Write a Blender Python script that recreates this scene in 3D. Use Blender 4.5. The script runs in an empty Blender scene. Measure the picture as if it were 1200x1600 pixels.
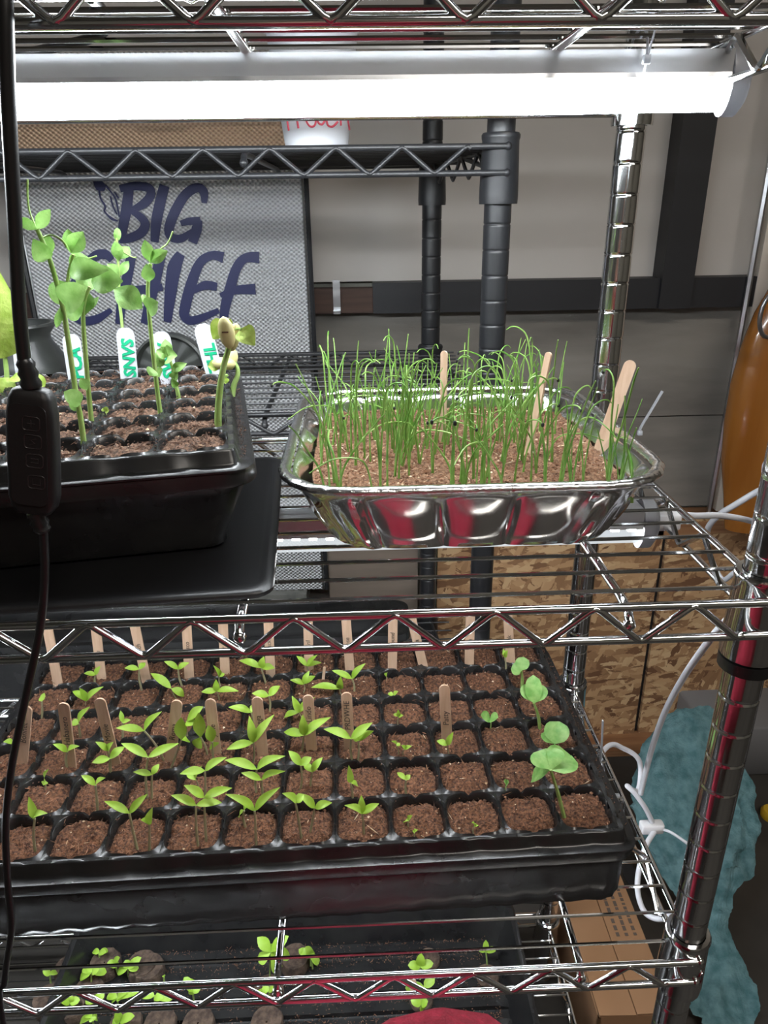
import bpy, math, random
from mathutils import Vector, Matrix, noise
random.seed(7)
C = bpy.context.scene.collection
scn = bpy.context.scene
PI = math.pi
# ------------------------------------------------------------------ camera, world, exposure
F, PITCH, YAW, ROLL = 1131.64, 0.39901, 0.03179, -0.01445
CAM = Vector((-0.24368, -0.38316, 0.21968))
_f = Vector((math.sin(YAW) * math.cos(PITCH), math.cos(YAW) * math.cos(PITCH), -math.sin(PITCH)))
_r = Vector((math.cos(YAW), -math.sin(YAW), 0)); _u = _r.cross(_f)
_c, _s = math.cos(ROLL), math.sin(ROLL)
RX, UY = _c * _r + _s * _u, -_s * _r + _c * _u
cd = bpy.data.cameras.new('camera'); cam = bpy.data.objects.new('camera', cd); C.objects.link(cam)
cd.sensor_fit = 'VERTICAL'; cd.sensor_height = 24.0; cd.lens = F / 1600 * 24.0; cd.clip_start = 0.01
m4 = Matrix((RX, UY, -_f)).transposed().to_4x4(); m4.translation = CAM; cam.matrix_world = m4
scn.camera = cam
w = bpy.data.worlds.new('world'); scn.world = w; w.use_nodes = True
w.node_tree.nodes['Background'].inputs[0].default_value = (0.8, 0.85, 1, 1)
w.node_tree.nodes['Background'].inputs[1].default_value = 0.05
scn.view_settings.view_transform = 'Standard'; scn.view_settings.look = 'None'
scn.view_settings.exposure = 0.0; scn.view_settings.gamma = 1.0; scn.view_settings.use_curve_mapping = False
GROW_LIGHT = 26.0      # emission of the grow light covers
ROOM_LIGHT = 22.0      # emission of the ceiling lamp


def ray(px, py):
    return RX * ((px - 600) / F) + UY * (-(py - 800) / F) + _f
def aty(px, py, Y):
    d = ray(px, py); return CAM + d * ((Y - CAM.y) / d.y)
def atz(px, py, Z):
    d = ray(px, py); return CAM + d * ((Z - CAM.z) / d.z)

# ------------------------------------------------------------------ materials
def mat(name, col, rough=0.5, metal=0.0, col2=None, nscale=30, detail=4, bump=0.0, bscale=60, spec=None,
        emit=None, estr=0, transl=0.0, stretch=None, coat=0, ramp=(0.35, 0.65), trans=0.0, ior=None):
    m = bpy.data.materials.new(name); m.use_nodes = True
    nt = m.node_tree; b = nt.nodes['Principled BSDF']
    b.inputs['Base Color'].default_value = (*col, 1); b.inputs['Roughness'].default_value = rough
    b.inputs['Metallic'].default_value = metal
    if spec is not None: b.inputs['Specular IOR Level'].default_value = spec
    if coat: b.inputs['Coat Weight'].default_value = coat
    if trans: b.inputs['Transmission Weight'].default_value = trans
    if ior: b.inputs['IOR'].default_value = ior
    tc = nt.nodes.new('ShaderNodeTexCoord'); mp = nt.nodes.new('ShaderNodeMapping')
    nt.links.new(tc.outputs['Object'], mp.inputs['Vector'])
    if stretch: mp.inputs['Scale'].default_value = stretch
    if col2 is not None:
        n = nt.nodes.new('ShaderNodeTexNoise'); n.inputs['Scale'].default_value = nscale; n.inputs['Detail'].default_value = detail
        nt.links.new(mp.outputs[0], n.inputs['Vector'])
        r = nt.nodes.new('ShaderNodeValToRGB')
        r.color_ramp.elements[0].position, r.color_ramp.elements[1].position = ramp
        r.color_ramp.elements[0].color = (*col, 1); r.color_ramp.elements[1].color = (*col2, 1)
        nt.links.new(n.outputs['Fac'], r.inputs[0]); nt.links.new(r.outputs[0], b.inputs['Base Color'])
    if bump:
        n2 = nt.nodes.new('ShaderNodeTexNoise'); n2.inputs['Scale'].default_value = bscale; n2.inputs['Detail'].default_value = 5
        nt.links.new(mp.outputs[0], n2.inputs['Vector'])
        bp = nt.nodes.new('ShaderNodeBump'); bp.inputs['Strength'].default_value = bump; bp.inputs['Distance'].default_value = 0.002
        nt.links.new(n2.outputs['Fac'], bp.inputs['Height']); nt.links.new(bp.outputs[0], b.inputs['Normal'])
    if emit:
        b.inputs['Emission Color'].default_value = (*emit, 1); b.inputs['Emission Strength'].default_value = estr
    if transl:
        t = nt.nodes.new('ShaderNodeBsdfTranslucent'); mx = nt.nodes.new('ShaderNodeMixShader'); mx.inputs[0].default_value = transl
        src = b.inputs['Base Color'].links[0].from_socket if b.inputs['Base Color'].links else None
        if src: nt.links.new(src, t.inputs['Color'])
        else: t.inputs['Color'].default_value = (*col, 1)
        out = nt.nodes['Material Output']
        nt.links.new(b.outputs[0], mx.inputs[1]); nt.links.new(t.outputs[0], mx.inputs[2]); nt.links.new(mx.outputs[0], out.inputs[0])
    return m

M = {}
M['chrome'] = mat('chrome', (0.72, 0.73, 0.74), 0.12, 1.0, bump=0.03, bscale=90)
M['black_metal'] = mat('black_coated_steel', (0.022, 0.023, 0.026), 0.38, 0.0, spec=0.6, bump=0.05, bscale=300)
M['black_plastic'] = mat('black_plastic', (0.012, 0.012, 0.013), 0.27, 0.0, col2=(0.022, 0.022, 0.022), nscale=25, bump=0.12, bscale=70)
M['mat_plastic'] = mat('matte_black_plastic', (0.010, 0.010, 0.011), 0.42, 0.0, bump=0.05, bscale=40)
M['ctrl'] = mat('controller_plastic', (0.010, 0.009, 0.010), 0.5, 0.0, bump=0.06, bscale=600)
M['ctrl_mark'] = mat('controller_marks', (0.03, 0.022, 0.024), 0.35)
M['soil_brown'] = mat('brown_seed_mix', (0.040, 0.015, 0.008), 0.95, 0, col2=(0.23, 0.105, 0.055), nscale=420, detail=6, bump=0.9, bscale=900)
M['soil_light'] = mat('coir_pan_mix', (0.115, 0.055, 0.03), 0.95, 0, col2=(0.34, 0.19, 0.11), nscale=420, detail=6, bump=0.9, bscale=900)
M['soil_dark'] = mat('dark_potting_mix', (0.04, 0.024, 0.017), 0.95, 0, col2=(0.24, 0.135, 0.085), nscale=380, detail=6, bump=0.9, bscale=900)
M['crumb'] = mat('soil_crumb', (0.13, 0.056, 0.028), 0.95, 0, col2=(0.30, 0.15, 0.085), nscale=300)
M['crumb_dark'] = mat('dark_soil_crumb', (0.035, 0.018, 0.012), 0.95, 0, col2=(0.12, 0.058, 0.034), nscale=300)
M['perlite'] = mat('pale_grit', (0.62, 0.42, 0.24), 0.8, 0, col2=(0.85, 0.72, 0.55), nscale=200)
M['leaf'] = mat('seedling_leaf', (0.34, 0.58, 0.05), 0.45, 0, col2=(0.46, 0.70, 0.11), nscale=60, transl=0.3)
M['leaf_dark'] = mat('squash_leaf', (0.18, 0.42, 0.09), 0.42, 0, col2=(0.34, 0.58, 0.18), nscale=130, transl=0.25, bump=0.35, bscale=300)
M['leaf_pea'] = mat('pea_leaf', (0.17, 0.36, 0.07), 0.5, 0, col2=(0.33, 0.55, 0.17), nscale=90, transl=0.3, bump=0.4, bscale=260)
M['leaf_bean'] = mat('bean_leaf', (0.30, 0.45, 0.06), 0.5, 0, col2=(0.48, 0.62, 0.15), nscale=110, transl=0.3, bump=0.4, bscale=260)
M['stem'] = mat('pale_stem', (0.35, 0.38, 0.20), 0.5, 0, col2=(0.30, 0.22, 0.16), nscale=40)
M['stem_green'] = mat('green_stem', (0.24, 0.40, 0.09), 0.45, 0, col2=(0.38, 0.52, 0.18), nscale=60)
M['cotyledon'] = mat('bean_cotyledon', (0.55, 0.50, 0.20), 0.45, 0, col2=(0.68, 0.62, 0.33), nscale=90)
M['brown_mark'] = mat('seed_scar', (0.12, 0.06, 0.03), 0.7)
M['onion'] = mat('onion_blade', (0.12, 0.32, 0.04), 0.42, 0, col2=(0.36, 0.55, 0.15), nscale=55, transl=0.2)
M['seed'] = mat('black_seed', (0.01, 0.01, 0.012), 0.5)
M['wood_stick'] = mat('birch_stick', (0.60, 0.40, 0.27), 0.75, 0, col2=(0.70, 0.50, 0.36), nscale=40, stretch=(6, 6, 0.6), bump=0.1)
M['ink'] = mat('pencil_ink', (0.10, 0.075, 0.06), 0.8)
M['tag'] = mat('white_tag_plastic', (0.56, 0.58, 0.64), 0.4, 0)
M['green_ink'] = mat('green_marker', (0.0, 0.36, 0.17), 0.6)
M['foil'] = mat('crinkled_foil', (0.86, 0.86, 0.86), 0.16, 1.0, bump=0.10, bscale=45)
M['foil_rim'] = mat('rolled_foil_rim', (0.88, 0.88, 0.89), 0.2, 1.0, bump=0.6, bscale=160)
M['white_plastic'] = mat('white_plastic', (0.78, 0.79, 0.82), 0.4)
M['frost'] = mat('frosted_end_cap', (0.30, 0.305, 0.32), 0.35, transl=0.3)
M['lamp_body'] = mat('lamp_aluminium', (0.55, 0.56, 0.58), 0.35, 0.7)
M['zip'] = mat('clear_nylon', (0.66, 0.68, 0.72), 0.35, transl=0.4)
M['cord'] = mat('white_cord', (0.74, 0.76, 0.82), 0.42)
M['cable'] = mat('black_cable', (0.012, 0.012, 0.013), 0.35)
M['navy'] = mat('navy_paint', (0.018, 0.022, 0.095), 0.5, 0, bump=0.05)
M['cup'] = mat('white_cup_plastic', (0.86, 0.88, 0.93), 0.35, transl=0.15)
M['red_ink'] = mat('red_marker', (0.72, 0.10, 0.15), 0.6)
M['ceramic'] = mat('dark_glazed_pot', (0.02, 0.022, 0.022), 0.33, 0, col2=(0.06, 0.065, 0.06), nscale=14, bump=0.3, bscale=40)
M['amber'] = mat('amber_varnish', (0.30, 0.105, 0.016), 0.2, 0, col2=(0.42, 0.17, 0.035), nscale=4, stretch=(5, 5, 0.5), coat=0.6)
M['steel'] = mat('brushed_steel', (0.5, 0.51, 0.53), 0.3, 1.0)
M['tan_wall'] = mat('tan_wall_panel', (0.53, 0.50, 0.47), 0.75, 0, col2=(0.60, 0.565, 0.53), nscale=3, bump=0.08)
M['grey_panel'] = mat('weathered_grey_panel', (0.15, 0.138, 0.122), 0.85, 0, col2=(0.27, 0.25, 0.225), nscale=5, detail=8, stretch=(0.6, 1, 2.5), bump=0.2, ramp=(0.3, 0.6))
M['frame_black'] = mat('black_frame', (0.022, 0.022, 0.025), 0.55, 0, bump=0.1)
M['lumber'] = mat('pine_lumber', (0.22, 0.10, 0.045), 0.7, 0, col2=(0.36, 0.19, 0.09), nscale=9, stretch=(0.5, 4, 14), bump=0.15)
M['dark_wood'] = mat('dark_brown_wood', (0.055, 0.03, 0.022), 0.7, 0, col2=(0.09, 0.05, 0.036), nscale=9, stretch=(0.5, 4, 10))
M['concrete'] = mat('concrete', (0.03, 0.027, 0.024), 0.75, 0, col2=(0.075, 0.068, 0.06), nscale=6, detail=10, bump=0.3, bscale=40, ramp=(0.3, 0.75))
M['grey_slab'] = mat('grey_slab', (0.16, 0.16, 0.15), 0.85, 0, col2=(0.24, 0.24, 0.22), nscale=40, bump=0.3)
M['cardboard'] = mat('cardboard', (0.29, 0.155, 0.075), 0.85, 0, col2=(0.34, 0.19, 0.10), nscale=6)
M['card_grey'] = mat('grey_brown_board', (0.17, 0.135, 0.105), 0.85, 0, col2=(0.22, 0.175, 0.14), nscale=5, stretch=(1, 1, 8))
M['white_panel'] = mat('off_white_panel', (0.80, 0.75, 0.67), 0.3, 0)
M['towel'] = mat('teal_terry', (0.07, 0.17, 0.19), 1.0, 0, col2=(0.16, 0.30, 0.33), nscale=60, detail=7, bump=1.0, bscale=320)
M['red_fleece'] = mat('red_fleece', (0.21, 0.008, 0.022), 0.95, 0, col2=(0.34, 0.015, 0.04), nscale=130, detail=8, bump=0.9, bscale=380)
M['skin'] = mat('skin', (0.60, 0.36, 0.26), 0.5)
M['hair'] = mat('brown_hair', (0.06, 0.035, 0.02), 0.6, bump=0.5, bscale=120)
M['teal_foam'] = mat('teal_foam', (0.17, 0.38, 0.40), 0.8)
M['pellet'] = mat('peat_pellet', (0.035, 0.022, 0.016), 0.95, 0, col2=(0.11, 0.075, 0.055), nscale=120, detail=6, bump=0.9, bscale=300)
M['room_wall'] = mat('garage_wall', (0.24, 0.23, 0.20), 0.85, 0, col2=(0.30, 0.29, 0.25), nscale=3)
M['yellow'] = mat('yellow_plastic', (0.7, 0.45, 0.03), 0.5)
M['bin'] = mat('grey_bin', (0.20, 0.20, 0.21), 0.6)

def emission(name, col, s):
    m = bpy.data.materials.new(name); m.use_nodes = True; nt = m.node_tree
    nt.nodes.remove(nt.nodes['Principled BSDF']); e = nt.nodes.new('ShaderNodeEmission')
    e.inputs[0].default_value = (*col, 1); e.inputs[1].default_value = s
    nt.links.new(e.outputs[0], nt.nodes['Material Output'].inputs[0]); return m
M['bulb'] = emission('lit_ceiling_panel', (1.0, 0.93, 0.84), ROOM_LIGHT)
def cover_mat(st):
    m = bpy.data.materials.new('lit_led_cover'); m.use_nodes = True; nt = m.node_tree
    nt.nodes.remove(nt.nodes['Principled BSDF']); e = nt.nodes.new('ShaderNodeEmission')
    e.inputs[0].default_value = (0.90, 0.96, 1.0, 1); e.inputs[1].default_value = st
    t = nt.nodes.new('ShaderNodeBsdfTransparent'); mx = nt.nodes.new('ShaderNodeMixShader'); mx.inputs[0].default_value = 0.6
    nt.links.new(t.outputs[0], mx.inputs[1]); nt.links.new(e.outputs[0], mx.inputs[2])
    nt.links.new(mx.outputs[0], nt.nodes['Material Output'].inputs[0]); return m

def osb_mat():
    m = bpy.data.materials.new('oriented_strand_board'); m.use_nodes = True; nt = m.node_tree; b = nt.nodes['Principled BSDF']
    b.inputs['Roughness'].default_value = 0.8
    tc = nt.nodes.new('ShaderNodeTexCoord'); prev = None; hgt = None
    for k, (rot, sc, off) in enumerate([(0.5, (16, 1, 62), 0), (-0.7, (20, 1, 75), 7), (1.3, (18, 1, 66), 13), (0.1, (26, 1, 90), 21)]):
        mp = nt.nodes.new('ShaderNodeMapping'); mp.inputs['Rotation'].default_value = (0, rot, 0); mp.inputs['Location'].default_value = (off, 0, off)
        mp2 = nt.nodes.new('ShaderNodeMapping'); mp2.inputs['Scale'].default_value = sc
        nt.links.new(tc.outputs['Object'], mp.inputs[0]); nt.links.new(mp.outputs[0], mp2.inputs[0])
        nz = nt.nodes.new('ShaderNodeTexNoise'); nz.inputs['Scale'].default_value = 4; nt.links.new(mp2.outputs[0], nz.inputs['Vector'])
        ad = nt.nodes.new('ShaderNodeMixRGB'); ad.blend_type = 'ADD'; ad.inputs[0].default_value = 0.5
        nt.links.new(mp2.outputs[0], ad.inputs[1]); nt.links.new(nz.outputs['Color'], ad.inputs[2])
        v = nt.nodes.new('ShaderNodeTexVoronoi'); v.inputs['Scale'].default_value = 1.0; nt.links.new(ad.outputs[0], v.inputs['Vector'])
        s = nt.nodes.new('ShaderNodeSeparateColor'); nt.links.new(v.outputs['Color'], s.inputs[0])
        r = nt.nodes.new('ShaderNodeValToRGB'); cr = r.color_ramp
        cr.elements[0].color = (0.15, 0.07, 0.032, 1); cr.elements[1].color = (0.62, 0.43, 0.24, 1)
        e = cr.elements.new(0.45); e.color = (0.38, 0.215, 0.105, 1)
        e = cr.elements.new(0.75); e.color = (0.50, 0.31, 0.16, 1)
        nt.links.new(s.outputs[0], r.inputs[0])
        if prev is None: prev = r.outputs[0]; hgt = s.outputs[1]
        else:
            g = nt.nodes.new('ShaderNodeMath'); g.operation = 'GREATER_THAN'; g.inputs[1].default_value = 0.55
            nt.links.new(s.outputs[1], g.inputs[0])
            mx = nt.nodes.new('ShaderNodeMixRGB'); nt.links.new(g.outputs[0], mx.inputs[0])
            nt.links.new(prev, mx.inputs[1]); nt.links.new(r.outputs[0], mx.inputs[2]); prev = mx.outputs[0]
    nt.links.new(prev, b.inputs['Base Color'])
    bp = nt.nodes.new('ShaderNodeBump'); bp.inputs['Strength'].default_value = 0.4; bp.inputs['Distance'].default_value = 0.002
    bw = nt.nodes.new('ShaderNodeRGBToBW'); nt.links.new(prev, bw.inputs[0]); nt.links.new(bw.outputs[0], bp.inputs['Height'])
    nt.links.new(bp.outputs[0], b.inputs['Normal']); return m
M['osb'] = osb_mat()

def embossed_mat(lo=(0.60, 0.605, 0.63), hi=(0.97, 0.98, 1.0)):
    # stucco-embossed aluminium sheet: fine rows of small raised diamonds
    m = bpy.data.materials.new('embossed_aluminium'); m.use_nodes = True; nt = m.node_tree; b = nt.nodes['Principled BSDF']
    b.inputs['Metallic'].default_value = 0.12; b.inputs['Roughness'].default_value = 0.38
    tc = nt.nodes.new('ShaderNodeTexCoord'); sx = nt.nodes.new('ShaderNodeSeparateXYZ'); nt.links.new(tc.outputs['Object'], sx.inputs[0])
    def wave(a, bb):
        p = nt.nodes.new('ShaderNodeMath'); p.operation = 'MULTIPLY'; p.inputs[1].default_value = a; nt.links.new(sx.outputs[0], p.inputs[0])
        q = nt.nodes.new('ShaderNodeMath'); q.operation = 'MULTIPLY_ADD'; q.inputs[1].default_value = bb
        nt.links.new(sx.outputs[2], q.inputs[0]); nt.links.new(p.outputs[0], q.inputs[2])
        s = nt.nodes.new('ShaderNodeMath'); s.operation = 'SINE'; nt.links.new(q.outputs[0], s.inputs[0]); return s
    k = 2 * PI / 0.0078
    a, c = wave(k, 1.25 * k), wave(-k, 1.25 * k)
    mul = nt.nodes.new('ShaderNodeMath'); mul.operation = 'ADD'; nt.links.new(a.outputs[0], mul.inputs[0]); nt.links.new(c.outputs[0], mul.inputs[1])
    bp = nt.nodes.new('ShaderNodeBump'); bp.inputs['Strength'].default_value = 1.0; bp.inputs['Distance'].default_value = 0.0011
    nt.links.new(mul.outputs[0], bp.inputs['Height'])
    n = nt.nodes.new('ShaderNodeTexNoise'); n.inputs['Scale'].default_value = 6; nt.links.new(tc.outputs['Object'], n.inputs['Vector'])
    bp2 = nt.nodes.new('ShaderNodeBump'); bp2.inputs['Strength'].default_value = 0.5; bp2.inputs['Distance'].default_value = 0.02
    nt.links.new(n.outputs['Fac'], bp2.inputs['Height']); nt.links.new(bp2.outputs[0], bp.inputs['Normal'])
    r = nt.nodes.new('ShaderNodeMapRange'); r.inputs[1].default_value = -1.6; r.inputs[2].default_value = 0.8
    nt.links.new(mul.outputs[0], r.inputs[0])
    mx = nt.nodes.new('ShaderNodeMixRGB'); mx.inputs[1].default_value = (*lo, 1); mx.inputs[2].default_value = (*hi, 1)
    nt.links.new(r.outputs[0], mx.inputs[0]); nt.links.new(mx.outputs[0], b.inputs['Base Color'])
    nt.links.new(bp.outputs[0], b.inputs['Normal']); return m
M['emboss'] = embossed_mat()
M['emboss_orange_reflection'] = embossed_mat((0.72, 0.44, 0.28), (1.0, 0.74, 0.52))  # same aluminium sheet, with an orange reflection put into its colour

# ------------------------------------------------------------------ object helpers
WM = {}
def tag(o, label=None, cat=None, group=None, kind=None):
    if label: o['label'] = label
    if cat: o['category'] = cat
    if group: o['group'] = group
    if kind: o['kind'] = kind
    return o
def thing(name, label, cat, loc=(0, 0, 0), rotz=0.0, group=None):
    o = bpy.data.objects.new(name, None); C.objects.link(o); o.empty_display_size = 0.02
    o.location = loc; o.rotation_euler = (0, 0, rotz)
    WM[o.name] = Matrix.Translation(Vector(loc)) @ Matrix.Rotation(rotz, 4, 'Z')
    return tag(o, label, cat, group)
def link(name, me, parent=None, loc=(0, 0, 0)):
    o = bpy.data.objects.new(name, me); C.objects.link(o); o.parent = parent; o.location = loc
    if parent is not None: WM[o.name] = WM[parent.name]
    return o

class MB:
    def __init__(s): s.v = []; s.f = []; s.m = []
    def add(s, vs, fs, mi=0):
        k = len(s.v); s.v.extend(Vector(p) for p in vs); s.f.extend(tuple(i + k for i in f) for f in fs); s.m.extend([mi] * len(fs)); return s
    def tube(s, pts, r, n=8, cap=True, mi=0, flat=1.0):
        pts = [Vector(p) for p in pts]; N = len(pts); rs = r if isinstance(r, (list, tuple)) else [r] * N
        t0 = (pts[1] - pts[0]).normalized(); ref = Vector((0, 0, 1)) if abs(t0.z) < 0.9 else Vector((1, 0, 0))
        a = t0.cross(ref).normalized(); vs = []
        for i, p in enumerate(pts):
            t = (pts[min(i + 1, N - 1)] - pts[max(i - 1, 0)])
            t = t.normalized() if t.length > 1e-9 else t0
            a = (a - t * a.dot(t)); a = a.normalized() if a.length > 1e-6 else t.orthogonal().normalized()
            b = t.cross(a)
            for j in range(n):
                q = 2 * PI * j / n; vs.append(p + a * (math.cos(q) * rs[i]) + b * (math.sin(q) * rs[i] * flat))
        fs = [(i * n + j, i * n + (j + 1) % n, (i + 1) * n + (j + 1) % n, (i + 1) * n + j) for i in range(N - 1) for j in range(n)]
        if cap: fs += [tuple(range(n - 1, -1, -1)), tuple((N - 1) * n + j for j in range(n))]
        return s.add(vs, fs, mi)
    def box(s, c, d, rot=None, mi=0, taper=1.0):
        vs = []
        for z in (-1, 1):
            t = taper if z < 0 else 1
            for x, y in ((-1, -1), (1, -1), (1, 1), (-1, 1)):
                p = Vector((x * d[0] / 2 * t, y * d[1] / 2 * t, z * d[2] / 2))
                if rot is not None: p = rot @ p
                vs.append(p + Vector(c))
        return s.add(vs, [(3, 2, 1, 0), (4, 5, 6, 7), (0, 1, 5, 4), (1, 2, 6, 5), (2, 3, 7, 6), (3, 0, 4, 7)], mi)
    def rbox(s, c, d, r, n=4, mi=0):
        # box with vertical edges rounded and a small top/bottom chamfer
        k = min(r * .4, d[2] * .25); rings = []
        for z, ins in ((-d[2] / 2, k), (-d[2] / 2 + k, 0), (d[2] / 2 - k, 0), (d[2] / 2, k)):
            rings.append([Vector((x, y, z)) + Vector(c) for x, y, _, _ in rrect(d[0] / 2 - ins, d[1] / 2 - ins, max(r - ins, 1e-4), 1, n)])
        s.loft(rings, mi=mi); return s
    def loft(s, rings, closed=True, cap=True, mi=0):
        n = len(rings[0]); vs = [p for q in rings for p in q]
        fs = [(i * n + j, i * n + (j + 1) % n, (i + 1) * n + (j + 1) % n, (i + 1) * n + j) for i in range(len(rings) - 1) for j in range(n if closed else n - 1)]
        if cap: fs += [tuple(range(n - 1, -1, -1)), tuple((len(rings) - 1) * n + j for j in range(n))]
        return s.add(vs, fs, mi)
    def lathe(s, prof, c=(0, 0, 0), n=24, cap=False, mi=0):
        rings = [[Vector((c[0] + r * math.cos(2 * PI * j / n), c[1] + r * math.sin(2 * PI * j / n), c[2] + z)) for j in range(n)] for r, z in prof]
        return s.loft(rings, cap=cap, mi=mi)
    def sphere(s, c, r, n=8, mi=0, sc=(1, 1, 1)):
        rings = []
        for i in range(n // 2 + 1):
            a = -PI / 2 + PI * i / (n // 2); rr = max(math.cos(a), 0.02) * r
            rings.append([Vector((c[0] + rr * sc[0] * math.cos(2 * PI * j / n), c[1] + rr * sc[1] * math.sin(2 * PI * j / n), c[2] + math.sin(a) * r * sc[2])) for j in range(n)])
        return s.loft(rings, mi=mi)
    def mesh(s, name, mats, smooth=True, xf=None):
        me = bpy.data.meshes.new(name)
        vs = [xf @ p for p in s.v] if xf is not None else s.v
        me.from_pydata([tuple(p) for p in vs], [], s.f)
        for m in (mats if isinstance(mats, (list, tuple)) else [mats]): me.materials.append(m)
        me.polygons.foreach_set('material_index', s.m)
        if smooth:
            me.polygons.foreach_set('use_smooth', [True] * len(s.f))
            try: me.set_sharp_from_angle(angle=math.radians(50))
            except Exception: pass
        me.update(); return me
    def build(s, name, mats, parent=None, smooth=True, local=False):
        if parent is not None:
            xf = None if local else WM[parent.name].inverted()
            return link(name, s.mesh(name, mats, smooth, xf), parent)
        n = len(s.v); zmin = min(p.z for p in s.v)
        xs = [p.x for p in s.v]; ys = [p.y for p in s.v]
        c = Vector(((min(xs) + max(xs)) / 2, (min(ys) + max(ys)) / 2, zmin))
        o = link(name, s.mesh(name, mats, smooth, Matrix.Translation(-c)), None, c)
        WM[o.name] = Matrix.Translation(c); return o

def rrect(hx, hy, r, ns=8, nc=6):
    """points round a rounded rectangle: (x, y, nx, ny), starting at the front side going right"""
    out = []; cx, cy = hx - r, hy - r
    sides = [((-cx, -hy), (cx, -hy), (0, -1)), ((hx, -cy), (hx, cy), (1, 0)), ((cx, hy), (-cx, hy), (0, 1)), ((-hx, cy), (-hx, -cy), (-1, 0))]
    corners = [(cx, -cy, -PI / 2), (cx, cy, 0), (-cx, cy, PI / 2), (-cx, -cy, PI)]
    for k in range(4):
        (x0, y0), (x1, y1), nn = sides[k]
        for i in range(ns): t = i / ns; out.append((x0 + (x1 - x0) * t, y0 + (y1 - y0) * t, *nn))
        ccx, ccy, a0 = corners[k]
        for i in range(nc): a = a0 + PI / 2 * i / nc; out.append((ccx + r * math.cos(a), ccy + r * math.sin(a), math.cos(a), math.sin(a)))
    return out

def spline(pts, n=6):
    pts = [Vector(p) for p in pts]; out = []
    for i in range(len(pts) - 1):
        p0, p1, p2, p3 = pts[max(i - 1, 0)], pts[i], pts[i + 1], pts[min(i + 2, len(pts) - 1)]
        for k in range(n):
            t = k / n
            out.append(0.5 * ((2 * p1) + (p2 - p0) * t + (2 * p0 - 5 * p1 + 4 * p2 - p3) * t * t + (3 * p1 - p0 - 3 * p2 + p3) * t ** 3))
    out.append(pts[-1]); return out

def leaf(mb, P, T, wd, n, fold=0.35, arch=0.12, shape='lance', nu=7, mi=0, ripple=0.0):
    P, T, n = Vector(P), Vector(T), Vector(n); L = (T - P).length; d = (T - P).normalized()
    n = (n - d * n.dot(d)).normalized(); s = d.cross(n).normalized(); vs = []
    cols = (-1, -.5, 0, .5, 1)
    for i in range(nu + 1):
        u = i / nu; c = P + (T - P) * u + n * (arch * L * math.sin(PI * u))
        if shape == 'lance': ww = math.sin(PI * min(1, u ** 0.85)) ** 0.85
        elif shape == 'round': ww = math.sqrt(max(0, 1 - (2 * u - 1) ** 2))
        elif shape == 'heart': ww = math.sin(PI * (u ** 0.55)) ** 0.8
        else: ww = math.sin(PI * (u ** 1.25)) ** 0.8
        ww = max(ww, 0.06) * wd / 2
        for q in cols:
            rp = ripple * wd * math.sin(9 * u + 5 * q) * abs(q)
            vs.append(c + s * (q * ww) + n * (fold * abs(q) * ww + rp))
    k = len(cols)
    fs = [(i * k + j, i * k + j + 1, (i + 1) * k + j + 1, (i + 1) * k + j) for i in range(nu) for j in range(k - 1)]
    return mb.add(vs, fs, mi)

def text_mesh(txt, size, shear=0.0, bold=0.0):
    cu = bpy.data.curves.new('lettering', 'FONT'); cu.body = txt; cu.size = size; cu.shear = shear; cu.offset = bold; cu.extrude = 0.00012
    cu.resolution_u = 2; cu.align_x = 'LEFT'
    o = bpy.data.objects.new('lettering', cu); C.objects.link(o); bpy.context.view_layer.update()
    me = bpy.data.meshes.new_from_object(o.evaluated_get(bpy.context.evaluated_depsgraph_get()))
    bpy.data.objects.remove(o); bpy.data.curves.remove(cu); return me

def ribbon(mb, pts, w0, zdir, mi=0, thick=0.0012):
    mb.k = getattr(mb, 'k', -1) + 1; thick += .0004 * mb.k
    """flat brush stroke of varying width along pts lying on a plane with normal zdir"""
    pts = spline(pts, 5); N = len(pts); zdir = Vector(zdir); ws = w0 if isinstance(w0, (list, tuple)) else [w0, w0]
    vs = []
    for i, p in enumerate(pts):
        t = (pts[min(i + 1, N - 1)] - pts[max(i - 1, 0)]).normalized(); s = t.cross(zdir)
        u = i / (N - 1) * (len(ws) - 1); k = min(int(u), len(ws) - 2); wd = ws[k] + (ws[k + 1] - ws[k]) * (u - k)
        vs += [p + s * wd / 2 + zdir * thick, p - s * wd / 2 + zdir * thick, p - s * wd / 2, p + s * wd / 2]
    fs = []
    for i in range(N - 1):
        a, b = i * 4, i * 4 + 4
        fs += [(a + j, a + (j + 1) % 4, b + (j + 1) % 4, b + j) for j in range(4)]
    fs += [(3, 2, 1, 0), tuple((N - 1) * 4 + j for j in range(4))]
    return mb.add(vs, fs, mi)

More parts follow.
